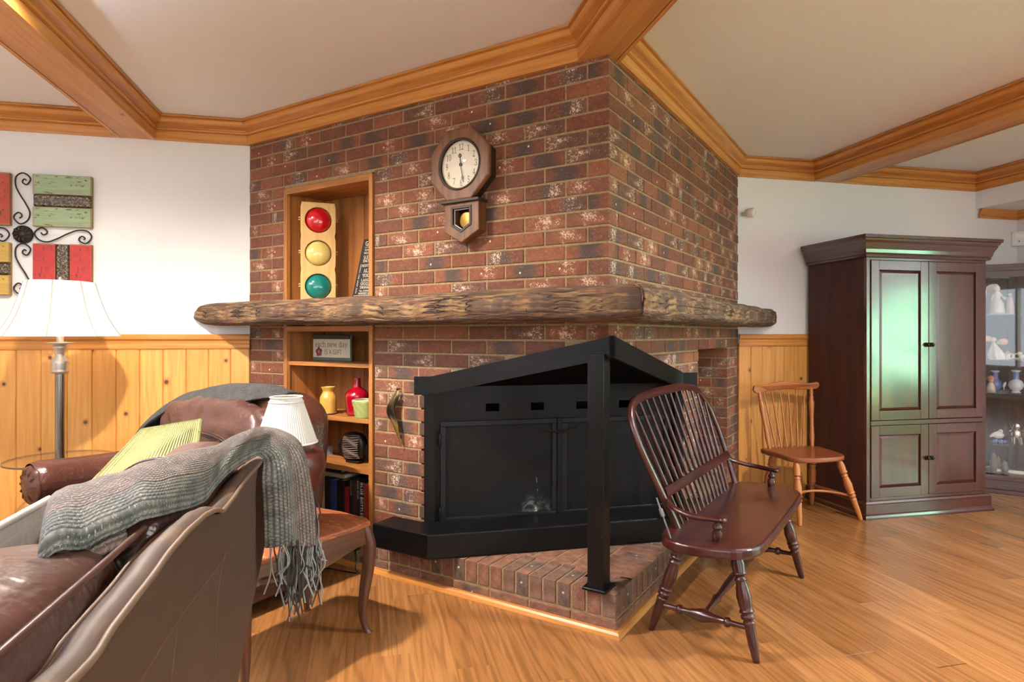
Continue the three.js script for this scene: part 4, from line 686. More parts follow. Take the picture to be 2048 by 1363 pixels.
  const bd = it('figurine', 'tiny white bird on a clear block on the third shelf', 'figurine', [3.81, 0.752, 0.2]); part(bd, 'block', at(box(0.07, 0.022, 0.04), 0, 0.011, 0), M.glassTint); part(bd, 'body', at(rot(ball(0.013, 0, 0, 0, 0.7, 1.8, 0.7), 0, 0, -0.3), 0.01, 0.06, 0), porc(0xe2e4e6)); part(bd, 'stem', turned([0.006, 0.02, 0], [0.008, 0.045, 0], [[0, 0.003], [1, 0.003]], 6), porc(0xe2e4e6));
  const dv = it('figurine', 'white dove with blue flowers on the lowest glass shelf', 'figurine', [3.785, 0.362, 0.185]); part(dv, 'body', ball(0.034, 0, 0.06, 0, 1.1, 0.8, 0.7), porc(0xdedad2)); part(dv, 'head', ball(0.016, 0.014, 0.092, 0), porc(0xe0dcd4)); part(dv, 'wing', at(rot(ball(0.03, 0, 0, 0, 1.3, 0.5, 0.3), 0, 0, 0.6), -0.028, 0.068, 0.01), porc(0xd8d4cc)); for (let k = 0; k < 5; k++) part(dv, 'flower', ball(0.014, -0.03 + k * 0.017, 0.013, 0.01 - (k % 2) * 0.02), porc(k % 2 ? 0x6f8fc0 : 0x3f64a0));
  const sv = it('figurine', 'seated silver cherub figurine on the lowest glass shelf', 'figurine', [3.86, 0.362, 0.262], -0.7), ch = M.chrome; part(sv, 'body', puff(0.07, 0.085, 0.06, { round: 0.9, n: 8 }).translate(0, 0.075, 0), ch); part(sv, 'head', ball(0.036, 0, 0.138, 0), ch); part(sv, 'hair', ball(0.037, 0, 0.144, -0.006, 1.05, 0.9, 1), flat(0x6d6d6d, 0.3, 1)); for (const s of [-1, 1]) { part(sv, 'leg', turned([s * 0.02, 0.05, 0.02], [s * 0.024, 0.004, 0.05], [[0, 0.015], [1, 0.011]], 10), ch); part(sv, 'arm', turned([s * 0.034, 0.1, 0], [s * 0.02, 0.12, 0.036], [[0, 0.012], [1, 0.009]], 10), ch); part(sv, 'wing', ball(0.03, s * 0.056, 0.09, -0.03, 0.7, 1.4, 0.3), flat(0x4c453e, 0.35, 1)); }
  const hn = it('figurine', 'bronze figurine of three upright leaves on the cabinet floor', 'figurine', [3.785, 0.135, 0.19]); for (const [x, z, h] of [[-0.035, 0, 0.16], [0.0, -0.02, 0.13], [0.03, 0.02, 0.1]]) part(hn, 'leaf', lathe([[0, 0], [0.02, 0.004], [0.026, h * 0.4], [0.016, h * 0.85], [0, h]], 14).translate(x, 0, z), flat(0x66533a, 0.45, 0.3)); part(hn, 'base', at(box(0.11, 0.01, 0.07), 0, 0.005, 0), flat(0x4a3b29, 0.6));
  const sc = it('scroll', 'cream rolled scroll lying at the front of the cabinet floor', 'scroll', [3.84, 0.15, 0.26], -0.9); part(sc, 'roll', rot(lathe([[0, -0.1], [0.014, -0.1], [0.016, 0], [0.014, 0.1], [0, 0.1]], 16), 0, 0, Math.PI / 2), porc(0xd9cfba)); for (const s of [-1, 1]) part(sc, 'roll_end', at(new THREE.SphereGeometry(0.018, 12, 8), s * 0.103, 0, 0), porc(0xcdbfa4));
}
// ---------- wall devices ----------
{
  const t = thing('motion_sensor', 'small white round sensor on a bracket beside the brick corner', 'sensor', [1.70, 2.07, 0]); part(t, 'bracket', at(join([turned([-0.012, 0, 0], [-0.012, 0, 0.05], [[0, 0.016], [0.2, 0.016], [0.25, 0.008], [1, 0.008]], 12)]), 0, 0, 0), M.white); part(t, 'head', turned([-0.012, 0, 0.045], [0.03, -0.004, 0.095], [[0, 0], [0.001, 0.024], [0.5, 0.034], [0.85, 0.034], [1, 0.026], [1.001, 0]], 20), M.white);
  const a = thing('alarm_box', 'square white alarm box high on the corner wall above the curio cabinet', 'alarm', [XR - 0.02, 1.972, 0.03], -Math.PI / 4); part(a, 'housing', at(box(0.1, 0.12, 0.035, 'x', 0.01, 3), 0, 0, 0), M.white); part(a, 'lens', at(box(0.06, 0.04, 0.008, 'x', 0.004, 2), 0, 0.02, 0.018), flat(0xf2f2f2, 0.3)); part(a, 'indicator', at(box(0.006, 0.012, 0.004), 0, -0.022, 0.018), M.darkEdge);
}
// ---------- turned chairs ----------
const VASE = [[0, 0.013], [0.05, 0.019], [0.12, 0.024], [0.19, 0.021], [0.2, 0.025], [0.215, 0.025], [0.225, 0.016], [0.245, 0.016], [0.255, 0.021], [0.27, 0.021], [0.28, 0.017], [0.34, 0.022], [0.42, 0.026], [0.5, 0.023], [0.53, 0.02], [0.54, 0.025], [0.555, 0.025], [0.565, 0.016], [0.585, 0.023], [0.61, 0.023], [0.63, 0.015], [0.645, 0.02], [0.66, 0.02], [0.67, 0.018], [0.85, 0.0165], [0.97, 0.0125], [1, 0.011], [1.0001, 0]];
{
  const t = thing('spindle_chair', 'small honey maple spindle-back chair standing against the pine panelling', 'chair', [0, 0, 0]), sy = 0.42, m = M.maple;
  const seat = [[1.665, 0.255], [1.78, 0.225], [1.99, 0.225], [2.1, 0.262], [2.105, 0.33], [2.08, 0.5], [2.035, 0.6], [1.9, 0.635], [1.74, 0.625], [1.665, 0.56], [1.668, 0.44], [1.655, 0.33]].map(([x, z]) => [x, -z]);
  part(t, 'seat', at(rot(extrude(seat, 0.034, 0.01, { curve: true, seg: 3 }), -Math.PI / 2), 0, sy - 0.034, 0), std({ map: tex(256, 256, woodFn({ light: [150, 82, 46], dark: [104, 52, 28], seed: 181, rings: 3, fine: 40 }), { tw: 0.5, th: 0.25 }), roughness: 0.3 }));
  const legs = [[[1.70, 0.388, 0.575], [1.676, 0, 0.643]], [[2.02, 0.388, 0.57], [2.15, 0, 0.615]], [[1.74, 0.388, 0.29], [1.705, 0, 0.215]], [[2.05, 0.388, 0.29], [2.1, 0, 0.215]]];
  for (const [a, b] of legs) part(t, 'leg', turned(a, b, VASE), m);
  const lp = (i, k) => legs[i][0].map((v, q) => v + (legs[i][1][q] - v) * k);
  part(t, 'stretcher', turned(lp(0, 0.62), lp(2, 0.62), [[0, 0.007], [0.5, 0.011], [1, 0.007]]), m); part(t, 'stretcher', turned(lp(1, 0.62), lp(3, 0.62), [[0, 0.007], [0.5, 0.011], [1, 0.007]]), m);
  part(t, 'stretcher', tube([lp(0, 0.6), [1.78, 0.165, 0.5], [1.9, 0.165, 0.46], [2.0, 0.165, 0.5], lp(1, 0.6)], 0.009, 24, 8), m);
  const crest = [[1.645, 0.812], [1.655, 0.842], [1.69, 0.838], [1.76, 0.848], [1.91, 0.868], [2.06, 0.852], [2.13, 0.856], [2.16, 0.862], [2.172, 0.838], [2.15, 0.812], [2.06, 0.808], [1.91, 0.81], [1.76, 0.798], [1.7, 0.79], [1.665, 0.792]];
  const cg = extrude(crest, 0.022, 0.007, { curve: true, seg: 3 }); { const p = cg.attributes.position; for (let i = 0; i < p.count; i++) { const u = (p.getX(i) - 1.91) / 0.26; p.setZ(i, p.getZ(i) + 0.035 * u * u); } cg.computeVertexNormals(); } part(t, 'crest_rail', at(cg, 0, 0, 0.15), m);
  const POST = [[0, 0.011], [0.1, 0.013], [0.2, 0.017], [0.3, 0.013], [0.32, 0.017], [0.34, 0.013], [0.5, 0.013], [0.66, 0.018], [0.74, 0.019], [0.8, 0.012], [0.815, 0.016], [0.83, 0.016], [0.84, 0.011], [0.9, 0.014], [1, 0.009]];
  part(t, 'back_post', turned([1.725, 0.405, 0.272], [1.70, 0.81, 0.185], POST), m); part(t, 'back_post', turned([2.06, 0.405, 0.272], [2.12, 0.83, 0.185], POST), m);
  for (let i = 0; i < 6; i++) part(t, 'spindle', turned([1.79 + i * 0.042, 0.405, 0.254], [1.745 + i * 0.067, 0.815, 0.165], [[0, 0.0055], [0.3, 0.0085], [0.5, 0.0065], [1, 0.0045]], 8), m);
}
{
  const t = thing('windsor_bench', 'dark red-brown Windsor bench with tall hooped spindle back in front of the hearth', 'bench', [0.65, 0, 1.53], THREE.MathUtils.degToRad(43.8)), m = M.mahogany, sy = 0.42;
  const seat = [[-0.5, -0.155], [-0.575, -0.12], [-0.612, -0.03], [-0.595, 0.08], [-0.555, 0.165], [-0.47, 0.212], [-0.3, 0.222], [0, 0.225], [0.3, 0.222], [0.45, 0.212], [0.53, 0.165], [0.565, 0.07], [0.57, -0.03], [0.53, -0.12], [0.45, -0.155], [0.2, -0.165], [0, -0.168], [-0.25, -0.165]].map(([x, z]) => [x, -z]);
  part(t, 'seat', at(rot(extrude(seat, 0.042, 0.012, { curve: true, seg: 4 }), -Math.PI / 2), 0, sy - 0.042, 0), m);
  const legs = [[[-0.43, 0.383, -0.09], [-0.47, 0, -0.212]], [[-0.47, 0.383, 0.12], [-0.505, 0, 0.205]], [[0.4, 0.383, 0.13], [0.456, 0, 0.214]], [[0.42, 0.383, -0.09], [0.514, 0, -0.203]]];
  const L2 = VASE.map(([a, r]) => [a, r * 1.08]); for (const [a, b] of legs) part(t, 'leg', turned(a, b, L2), m);
  const lp = (i, k) => legs[i][0].map((v, q) => v + (legs[i][1][q] - v) * k), SP = [[0, 0.009], [0.2, 0.011], [0.215, 0.018], [0.235, 0.019], [0.255, 0.018], [0.27, 0.011], [0.36, 0.014], [0.5, 0.027], [0.64, 0.014], [0.73, 0.011], [0.745, 0.018], [0.765, 0.019], [0.785, 0.018], [0.8, 0.011], [1, 0.009]];
  const a = lp(0, 0.72), b = lp(1, 0.7), c = lp(2, 0.7), d = lp(3, 0.72), mid = (p, q) => p.map((v, i) => (v + q[i]) / 2);
  part(t, 'stretcher', turned(a, b, SP), m); part(t, 'stretcher', turned(d, c, SP), m); part(t, 'stretcher', turned(mid(a, b), mid(c, d), [[0, 0.01], [0.16, 0.012], [0.2, 0.019], [0.23, 0.012], [0.36, 0.018], [0.5, 0.022], [0.64, 0.018], [0.77, 0.012], [0.8, 0.019], [0.84, 0.012], [1, 0.01]]), m);
  // back: hoop in a plane leaning 18 degrees
  const lean = Math.tan(THREE.MathUtils.degToRad(18)), zb = -0.115, pt = (x, y, dz = 0) => V(x, y, zb - (y - sy) * lean + dz);
  const hoop = [[-0.42, 0.39], [-0.44, 0.46], [-0.505, 0.62], [-0.562, 0.78], [-0.562, 0.86], [-0.5, 0.918], [-0.36, 0.936], [-0.05, 0.942], [0.2, 0.936], [0.36, 0.905], [0.46, 0.82], [0.5, 0.7], [0.51, 0.58], [0.5, 0.46], [0.49, 0.39]].map(([x, y]) => pt(x, y));
  { const cv = new THREE.CatmullRomCurve3(hoop), N = 90, f = (u, v) => { const p = cv.getPoint(u), q = cv.getTangent(u), n = V(0, Math.cos(0.314), -Math.sin(0.314)).cross(V(1, 0, 0)).normalize(), s = q.clone().cross(n).normalize(), A = v * Math.PI * 2; return p.clone().addScaledVector(n, Math.sin(A) * 0.014).addScaledVector(s, Math.cos(A) * 0.02); }; part(t, 'hoop', sheet(f, N, 14), m); }
  const hoopY = (x) => { let best = 0; const cv = new THREE.CatmullRomCurve3(hoop).getPoints(200); for (let i = 0; i < cv.length - 1; i++) if ((cv[i].x - x) * (cv[i + 1].x - x) <= 0 && cv[i].y > 0.7) best = Math.max(best, cv[i].y); return best || 0.8; };
  for (let i = 0; i < 13; i++) { const k = i - 6, xb = -0.01 + k * 0.059, xt = -0.045 + k * 0.078; part(t, 'spindle', turned(pt(xb, 0.4).toArray(), pt(xt, hoopY(xt) - 0.004).toArray(), [[0, 0.0065], [0.3, 0.0085], [0.415, 0.009], [0.42, 0.0105], [0.43, 0.0105], [0.44, 0.0085], [0.7, 0.0075], [1, 0.0055]], 10), m); }
  { const y = 0.565, f = (u, v) => { const x = -0.475 + u * 0.965, A = v * Math.PI * 2; return pt(x, y, 0.014).add(V(0, Math.cos(A) * 0.02, Math.sin(A) * 0.005 - Math.cos(A) * 0.006)); }; part(t, 'belt_rail', sheet(f, 4, 12), m); }
  const arm = (s) => { const cv = new THREE.CatmullRomCurve3([pt(s < 0 ? -0.47 : 0.505, 0.535, 0.012), V(s * 0.52, 0.522, -0.1), V(s * 0.54, 0.508, -0.02), V(s * 0.52, 0.505, 0.05), V(s * 0.512, 0.505, 0.085)]); const f = (u, v) => { const p = cv.getPoint(u), A = v * Math.PI * 2, w = 0.013 + 0.014 * sm(0.5, 0.95, u); return p.add(V(Math.cos(A) * w, Math.sin(A) * 0.011, Math.cos(A) * 0.002)); }; const g = sheet(f, 24, 14), end = puff(0.054, 0.024, 0.03, { round: 0.6, n: 6 }).translate(s * 0.512, 0.505, 0.086); return [g, end]; };
  for (const s of [-1, 1]) { const [g, e] = arm(s); part(t, 'arm', g, m); part(t, 'arm_end', e, m); part(t, 'arm_post', turned([s * 0.5, 0.41, 0.06], [s * 0.512, 0.503, 0.066], [[0, 0.012], [0.25, 0.018], [0.42, 0.02], [0.55, 0.011], [0.62, 0.018], [0.72, 0.018], [0.8, 0.01], [1, 0.012]]), m); }
  part(t, 'brace', turned([-0.572, 0.41, -0.09], [-0.548, 0.56, -0.16], [[0, 0.0035], [0.55, 0.0035], [0.56, 0.009], [0.74, 0.009], [0.75, 0.0035], [1, 0.0035]], 10), flat(0x6c6a68, 0.4, 0.6), 'thin grey rod with a clamp at the left end');
}

// ---------- floor lamp with glass tray ----------
{
  const LX = -2.506, LZ = 0.377, t = thing('floor_lamp', 'brushed nickel floor lamp with lit white bell shade and round glass tray', 'lamp', [LX, 0, LZ]);
  part(t, 'base', lathe([[0, 0], [0.14, 0], [0.145, 0.01], [0.13, 0.022], [0.05, 0.034], [0.03, 0.06], [0.0, 0.06]], 36), M.nickel);
  part(t, 'pole', lathe([[0.022, 0.04], [0.022, 1.03]], 24), M.poleMetal);
  part(t, 'turned_neck', lathe([[0.022, 0.995], [0.038, 1.0], [0.04, 1.012], [0.034, 1.018], [0.041, 1.03], [0.036, 1.04], [0.042, 1.052], [0.036, 1.066], [0.024, 1.085], [0.022, 1.1], [0.03, 1.112], [0.026, 1.122], [0.037, 1.132], [0.028, 1.142], [0.02, 1.146], [0.062, 1.152], [0.064, 1.156], [0.016, 1.16], [0.016, 1.2]], 28), flat(0xcfcabd, 0.35, 0.7));
  part(t, 'glass_tray', lathe([[0.0, 0.552], [0.238, 0.552], [0.24, 0.557], [0.238, 0.561], [0, 0.561]], 48), M.glass); part(t, 'tray_rim', at(rot(new THREE.TorusGeometry(0.24, 0.0045, 8, 64), Math.PI / 2), 0, 0.556, 0), flat(0x5b4a34, 0.4, 0.4));
  const prof = [[0.268, 1.19], [0.235, 1.24], [0.205, 1.3], [0.18, 1.37], [0.16, 1.44], [0.152, 1.47]];
  const shadeMat = phys({ color: 0xf4f1ea, roughness: 0.95, transmission: 0.3, thickness: 0, emissive: 0xfff8ee, emissiveIntensity: 0.35 });
  const f = (u, v) => { const a = v * Math.PI * 2, n = prof.length - 1, k = Math.min(n - 1e-6, u * n), i = Math.floor(k), q = k - i, r = prof[i][0] * (1 - q) + prof[i + 1][0] * q, y = prof[i][1] * (1 - q) + prof[i + 1][1] * q; const sc = 1 - 0.025 * Math.abs(Math.sin(v * 8 * Math.PI)); return V(Math.cos(a + 0.2) * r * sc, y, -Math.sin(a + 0.2) * r * sc); };
  part(t, 'lamp_shade', sheet(f, 20, 96), shadeMat);
  for (let i = 0; i < 8; i++) { const P = []; for (let k = 0; k <= 10; k++) { const p = f(k / 10, i / 8); P.push([p.x * 1.006, p.y, p.z * 1.006]); } part(t, 'shade_rib', tube(P, 0.0034, 14, 5), flat(0x8f8a80, 0.8)); }
  part(t, 'finial', lathe([[0, 1.5], [0.008, 1.495], [0.01, 1.485], [0.004, 1.475], [0.003, 1.4]], 14), M.nickel);
  part(t, 'harp', at(join([[-1], [1]].map(([s]) => tube([[0, 1.475, 0], [s * 0.055, 1.42, 0], [s * 0.06, 1.33, 0], [s * 0.02, 1.22, 0]], 0.002, 16, 5))), 0, 0, 0), M.nickel);
  part(t, 'bulb', at(new THREE.SphereGeometry(0.035, 16, 12), 0, 1.31, 0), std({ color: 0xffffff, emissive: 0xffe6c0, emissiveIntensity: 8 }));
  const l = new THREE.PointLight(0xffe4c4, FLOOR_LAMP); l.position.set(0, 1.31, 0); l.shadow.radius = 1.7; l.name = 'floor_lamp_light'; t.add(l);
}
// ---------- wall art ----------
{
  const t = thing('wall_art', 'square wall art of four coloured wood panels with iron scrolls above the floor lamp', 'wall art', [-2.841, 1.764, 0]);
  const dist = (c, s) => std({ map: tex(256, 256, (u, v) => { const n = fbm(u, v, 3, 14, s, 4), st = tn(u, v, 5, 90, s + 4), e = Math.min(u, 1 - u, v, 1 - v); let q = c.map((x) => x * (0.85 + 0.22 * n + 0.1 * (st - 0.5))); q = mix(q, [48, 36, 26], sm(0.7, 0.76, fbm(u, v, 10, 10, s + 9, 3)) * 0.7); return mix(q, [150, 120, 80], sm(0.028, 0.012, e + (n - 0.5) * 0.02) * 0.8); }), roughness: 0.7 });
  const bandMap = tex(256, 64, (u, v) => { const w = 0.5 + 0.34 * Math.sin(u * Math.PI * 2 * 4), d = Math.min(Math.abs(v - w), Math.abs(v - (1 - w))), m = 0.6 * sm(0.09, 0.03, d) + 0.4 * sm(0.45, 0.6, tn(u, v, 48, 12, 190)); return mix([52, 40, 30], [176, 160, 128], m); }), bandBump = tex(256, 64, (u, v) => { const w = 0.5 + 0.34 * Math.sin(u * Math.PI * 2 * 4), d = Math.min(Math.abs(v - w), Math.abs(v - (1 - w))); return sm(0.1, 0.02, d) * 0.8 + 0.2 * tn(u, v, 48, 12, 190); }, { srgb: false });
  const band = std({ map: bandMap, roughness: 0.45, metalness: 0.4, bumpMap: bandBump, bumpScale: 0.006 });
  const panel = (x, y, c, s, upright, label) => {
    const g = new THREE.Group(); g.name = 'colour_panel'; g.position.set(x, y, 0.01); t.add(g); g.userData.label = label;
    const w = 0.292, b = 0.062, mt = dist(c, s), sl = (w - b - 0.01) / 2;
    part(g, 'backing', at(box(w, w, 0.012, 'x', 0.002), 0, 0, 0), flat(0x8c6f45, 0.8));
    for (const q of [-1, 1]) { const o = q * (b + 0.01 + sl) / 2; part(g, 'painted_board', upright ? at(block(sl, w, 0.016, 0.003, { unit: true }), o, 0, 0.024) : at(block(w, sl, 0.016, 0.003, { unit: true }), 0, o, 0.024), mt); }
    const bg = block(w - 0.004, b, 0.014, 0.004, { unit: true }); part(g, 'metal_band', upright ? at(rot(bg, 0, 0, Math.PI / 2), 0, 0, 0.022) : at(bg, 0, 0, 0.022), band);
  };
  panel(0.202, 0.188, [146, 164, 124], 201, false, 'sage green panel'); panel(0.202, -0.2, [164, 42, 34], 205, true, 'bright red panel'); panel(-0.202, 0.188, [160, 60, 36], 209, true, 'rust red panel'); panel(-0.202, -0.2, [186, 150, 66], 213, false, 'mustard panel');
  const S = [[0.035, 0.014], [0.0455, 0.002], [0.061, 0.007], [0.0665, 0.021], [0.0385, 0.042], [0.0035, 0.0105], [0.0245, -0.026], [0.0665, -0.037], [0.1155, -0.0175], [0.1715, 0.014], [0.2205, 0.033], [0.2695, 0.028], [0.289, -0.0035], [0.259, -0.04], [0.224, -0.021], [0.238, 0], [0.2555, -0.0105], [0.2485, -0.019]];
  const scroll = (fn) => part(t, 'iron_scroll', tube(S.map(([x, y]) => { const [a, b] = fn(x, y); return [a, b, 0.02]; }), 0.0042, 110, 7), M.iron);
  scroll((x, y) => [x + 0.056, y - 0.006]); scroll((x, y) => [x - 0.352, y - 0.006]); scroll((x, y) => [-y, x + 0.05]); scroll((x, y) => [-y, x - 0.345]);
  const md = lathe([[0, 0.03], [0.012, 0.028], [0.016, 0.022], [0.03, 0.026], [0.034, 0.02], [0.046, 0.018], [0.05, 0.008], [0.05, 0]], 32); const petals = []; for (let i = 0; i < 10; i++) petals.push(at(rot(new THREE.SphereGeometry(0.011, 8, 6).scale(1.5, 0.6, 0.5), 0, 0, i * Math.PI / 5), Math.cos(i * Math.PI / 5) * 0.03, Math.sin(i * Math.PI / 5) * 0.03, 0.026));
  part(t, 'medallion', at(join([rot(md, Math.PI / 2), ...petals]), 0, -0.004, 0.006), M.iron);
}
// ---------- armchair facing away from the brick, at 45 degrees (local x = -s, z = out of the left face) ----------
{
  const t = thing('leather_armchair', 'wide brown leather rolled-arm chair with nailhead trim in front of the bookcase', 'armchair', [0, 0, KZ], TA);
  const x0 = -2.4, x1 = -1.30, zb = 0.31;
  const back = [[-2.42, 0.25], [-2.44, 0.5], [-2.4, 0.66], [-2.28, 0.8], [-2.08, 0.885], [-1.85, 0.915], [-1.62, 0.922], [-1.44, 0.9], [-1.33, 0.83], [-1.3, 0.7], [-1.3, 0.45], [-1.31, 0.25]];
  const bg = extrude(back, 0.2, 0.06, { curve: true, seg: 5, steps: 8 }); { const p = bg.attributes.position; for (let i = 0; i < p.count; i++) p.setZ(i, p.getZ(i) - (p.getY(i) - 0.45) * 0.12); bg.computeVertexNormals(); }
  part(t, 'back', at(bg, 0, 0, zb), M.leatherRed);
  part(t, 'back_cushion', at(puff(0.86, 0.5, 0.2, { round: 0.55, n: 40, wrinkle: 0.026, freq: 17, seed: 4 }), -1.84, 0.64, 0.53), M.leather);
  part(t, 'headrest_cushion', at(puff(0.84, 0.19, 0.17, { round: 0.7, n: 40, wrinkle: 0.026, freq: 20, seed: 9 }), -1.82, 0.765, 0.5), M.leather);
  part(t, 'seam', join([0, 0.012].map((d) => tube([[-2.2, 0.69 + d, 0.62], [-2.0, 0.735 + d, 0.645], [-1.8, 0.735 + d, 0.645], [-1.62, 0.7 + d, 0.635], [-1.55, 0.6 + d, 0.62]], 0.0025, 40, 5))), M.leatherEdge);
  part(t, 'seat_cushion', at(puff(0.92, 0.2, 0.68, { round: 0.4, n: 20, wrinkle: 0.014, freq: 7, seed: 12 }), -1.83, 0.38, 0.82), M.leather);
  part(t, 'base', at(box(1.04, 0.24, 0.8, 'x', 0.03, 3), -1.83, 0.17, 0.76), M.leatherRed);
  for (const s of [-1, 1]) {
    const ax = s < 0 ? -2.35 : -1.44, r = 0.092, f = (u, v) => { const a = v * Math.PI * 2, z = 0.36 + u * 0.76, e = sm(0, 0.06, 1 - u), rr_ = r * (0.86 + 0.14 * Math.sqrt(e)) * (1 + 0.012 * Math.sin(u * 90) * sm(0.35, 0.1, u)) * (1 + (n3(u * 8, v * 5, 2, 31) - 0.5) * 0.06); return V(ax + Math.cos(a) * rr_, 0.535 + Math.sin(a) * rr_ - 0.02 * Math.sin(u * 3), z); };
    const roll = part(t, 'arm_roll', sheet(f, 60, 32), M.leatherRed);
    part(roll, 'roll_front', at(puff(0.165, 0.165, 0.05, { round: 0.75, n: 14, wrinkle: 0.008, freq: 30, seed: 6 }), ax, 0.515, 1.115), M.leatherRed);
    part(roll, 'front_pleats', at(join(Array.from({ length: 12 }, (_, i) => { const a = i * Math.PI / 6; return tube([[Math.cos(a) * 0.05, Math.sin(a) * 0.05, 0.026], [Math.cos(a) * 0.07, Math.sin(a) * 0.07, 0.022], [Math.cos(a) * 0.086, Math.sin(a) * 0.086, 0]], 0.0035, 6, 5); })), ax, 0.515, 1.112), M.leatherRed);
    part(t, 'arm_panel', at(box(0.12, 0.42, 0.72, 'z', 0.03, 3), ax, 0.29, 0.73), M.leatherRed);
  }
  const nails = []; const curve = new THREE.SplineCurve([[-1.86, 0.9], [-1.62, 0.904], [-1.46, 0.886], [-1.36, 0.82], [-1.325, 0.7], [-1.325, 0.56]].map(([x, y]) => new THREE.Vector2(x, y))).getSpacedPoints(46);
  for (const p of curve) nails.push(at(new THREE.SphereGeometry(0.0065, 6, 4), p.x, p.y, zb + 0.185 - (p.y - 0.45) * 0.12));
  part(t, 'nailhead_trim', join(nails), M.brass).userData.kind = 'stuff';
  for (const [x, z] of [[-2.28, 1.08], [-1.4, 1.08], [-2.28, 0.42], [-1.4, 0.42]]) part(t, 'foot', at(lathe([[0, 0], [0.022, 0], [0.034, 0.05], [0, 0.05]], 16), x, 0, z), M.darkEdge);
  // dark throw over the top of the chair back
  const th = thing('dark_throw', 'charcoal woven throw draped along the top of the armchair back', 'throw', [0, 0, KZ], TA);
  const cl = [[-2.43, 0.6, 0.55], [-2.42, 0.68, 0.53], [-2.36, 0.775, 0.5], [-2.22, 0.868, 0.47], [-2.05, 0.922, 0.445], [-1.85, 0.95, 0.42], [-1.66, 0.955, 0.4], [-1.48, 0.928, 0.38]].map((p) => V(...p)), cv = new THREE.CatmullRomCurve3(cl);
  const drape = (u, v) => { const p = cv.getPoint(u), w = 0.155 * (1 - 0.6 * sm(0.8, 1, u)), a = (v - 0.42) * 2.1; p.z += Math.sin(a) * w; p.y -= (1 - Math.cos(a)) * w * (v > 0.42 ? 0.85 : 0.75); p.y += (n3(u * 16, v * 3, 1, 44) - 0.5) * 0.02; return p; };
  part(th, 'cloth', sheet((u, v) => drape(u, 1 - v), 70, 24, 0.014), M.throwDark);
  part(th, 'fringe', join(Array.from({ length: 26 }, (_, i) => { const p = drape(0.36 + i * 0.006, 0.02); return tube([[p.x, p.y, p.z], [p.x - 0.006 + rr(-0.004, 0.004), p.y + 0.012, p.z - 0.012], [p.x - 0.012, p.y + 0.008 + rr(-0.005, 0.006), p.z - 0.03]], 0.0018, 6, 4); })), M.throwDark).userData.kind = 'stuff';
}
// ---------- pillows ----------
function pillow(name, label, c, mat, bulge, border, cat = 'pillow') { // corners bl, br, tr, tl
  const t = thing(name, label, cat), [bl, br, tr, tl] = c.map((p) => V(...p)), n = br.clone().sub(bl).cross(tl.clone().sub(bl)).normalize();
  const f = (s) => (u, v) => { const a = bl.clone().lerp(br, u), b = tl.clone().lerp(tr, u), p = a.lerp(b, v), e = Math.max(0, Math.min(u - border, 1 - border - u, v - border, 1 - border - v)) / (0.5 - border); p.addScaledVector(n, s * (0.006 + bulge * Math.pow(Math.max(0, e), 0.6))); return p.addScaledVector(n, s * (n3(u * 7, v * 7, 3, 51) - 0.5) * 0.012 * sm(0, 0.2, e)); };
  part(t, 'front', sheet(f(1), 40, 40), mat); part(t, 'back', sheet(f(-1), 24, 24), mat);
  const e = []; for (const [a, b] of [[bl, br], [br, tr], [tr, tl], [tl, bl]]) e.push(tube([a, a.clone().lerp(b, 0.5), b], 0.0075, 16, 8)); part(t, 'border', join(e), mat);
}
pillow('green_pillow', 'square lime green corduroy pillow leaning in the leather armchair', [[-2.1, 0.53, 1.26], [-1.68, 0.5, 1.22], [-1.705, 0.806, 0.925], [-1.935, 0.775, 0.975]], M.corduroy, 0.06, 0.1);
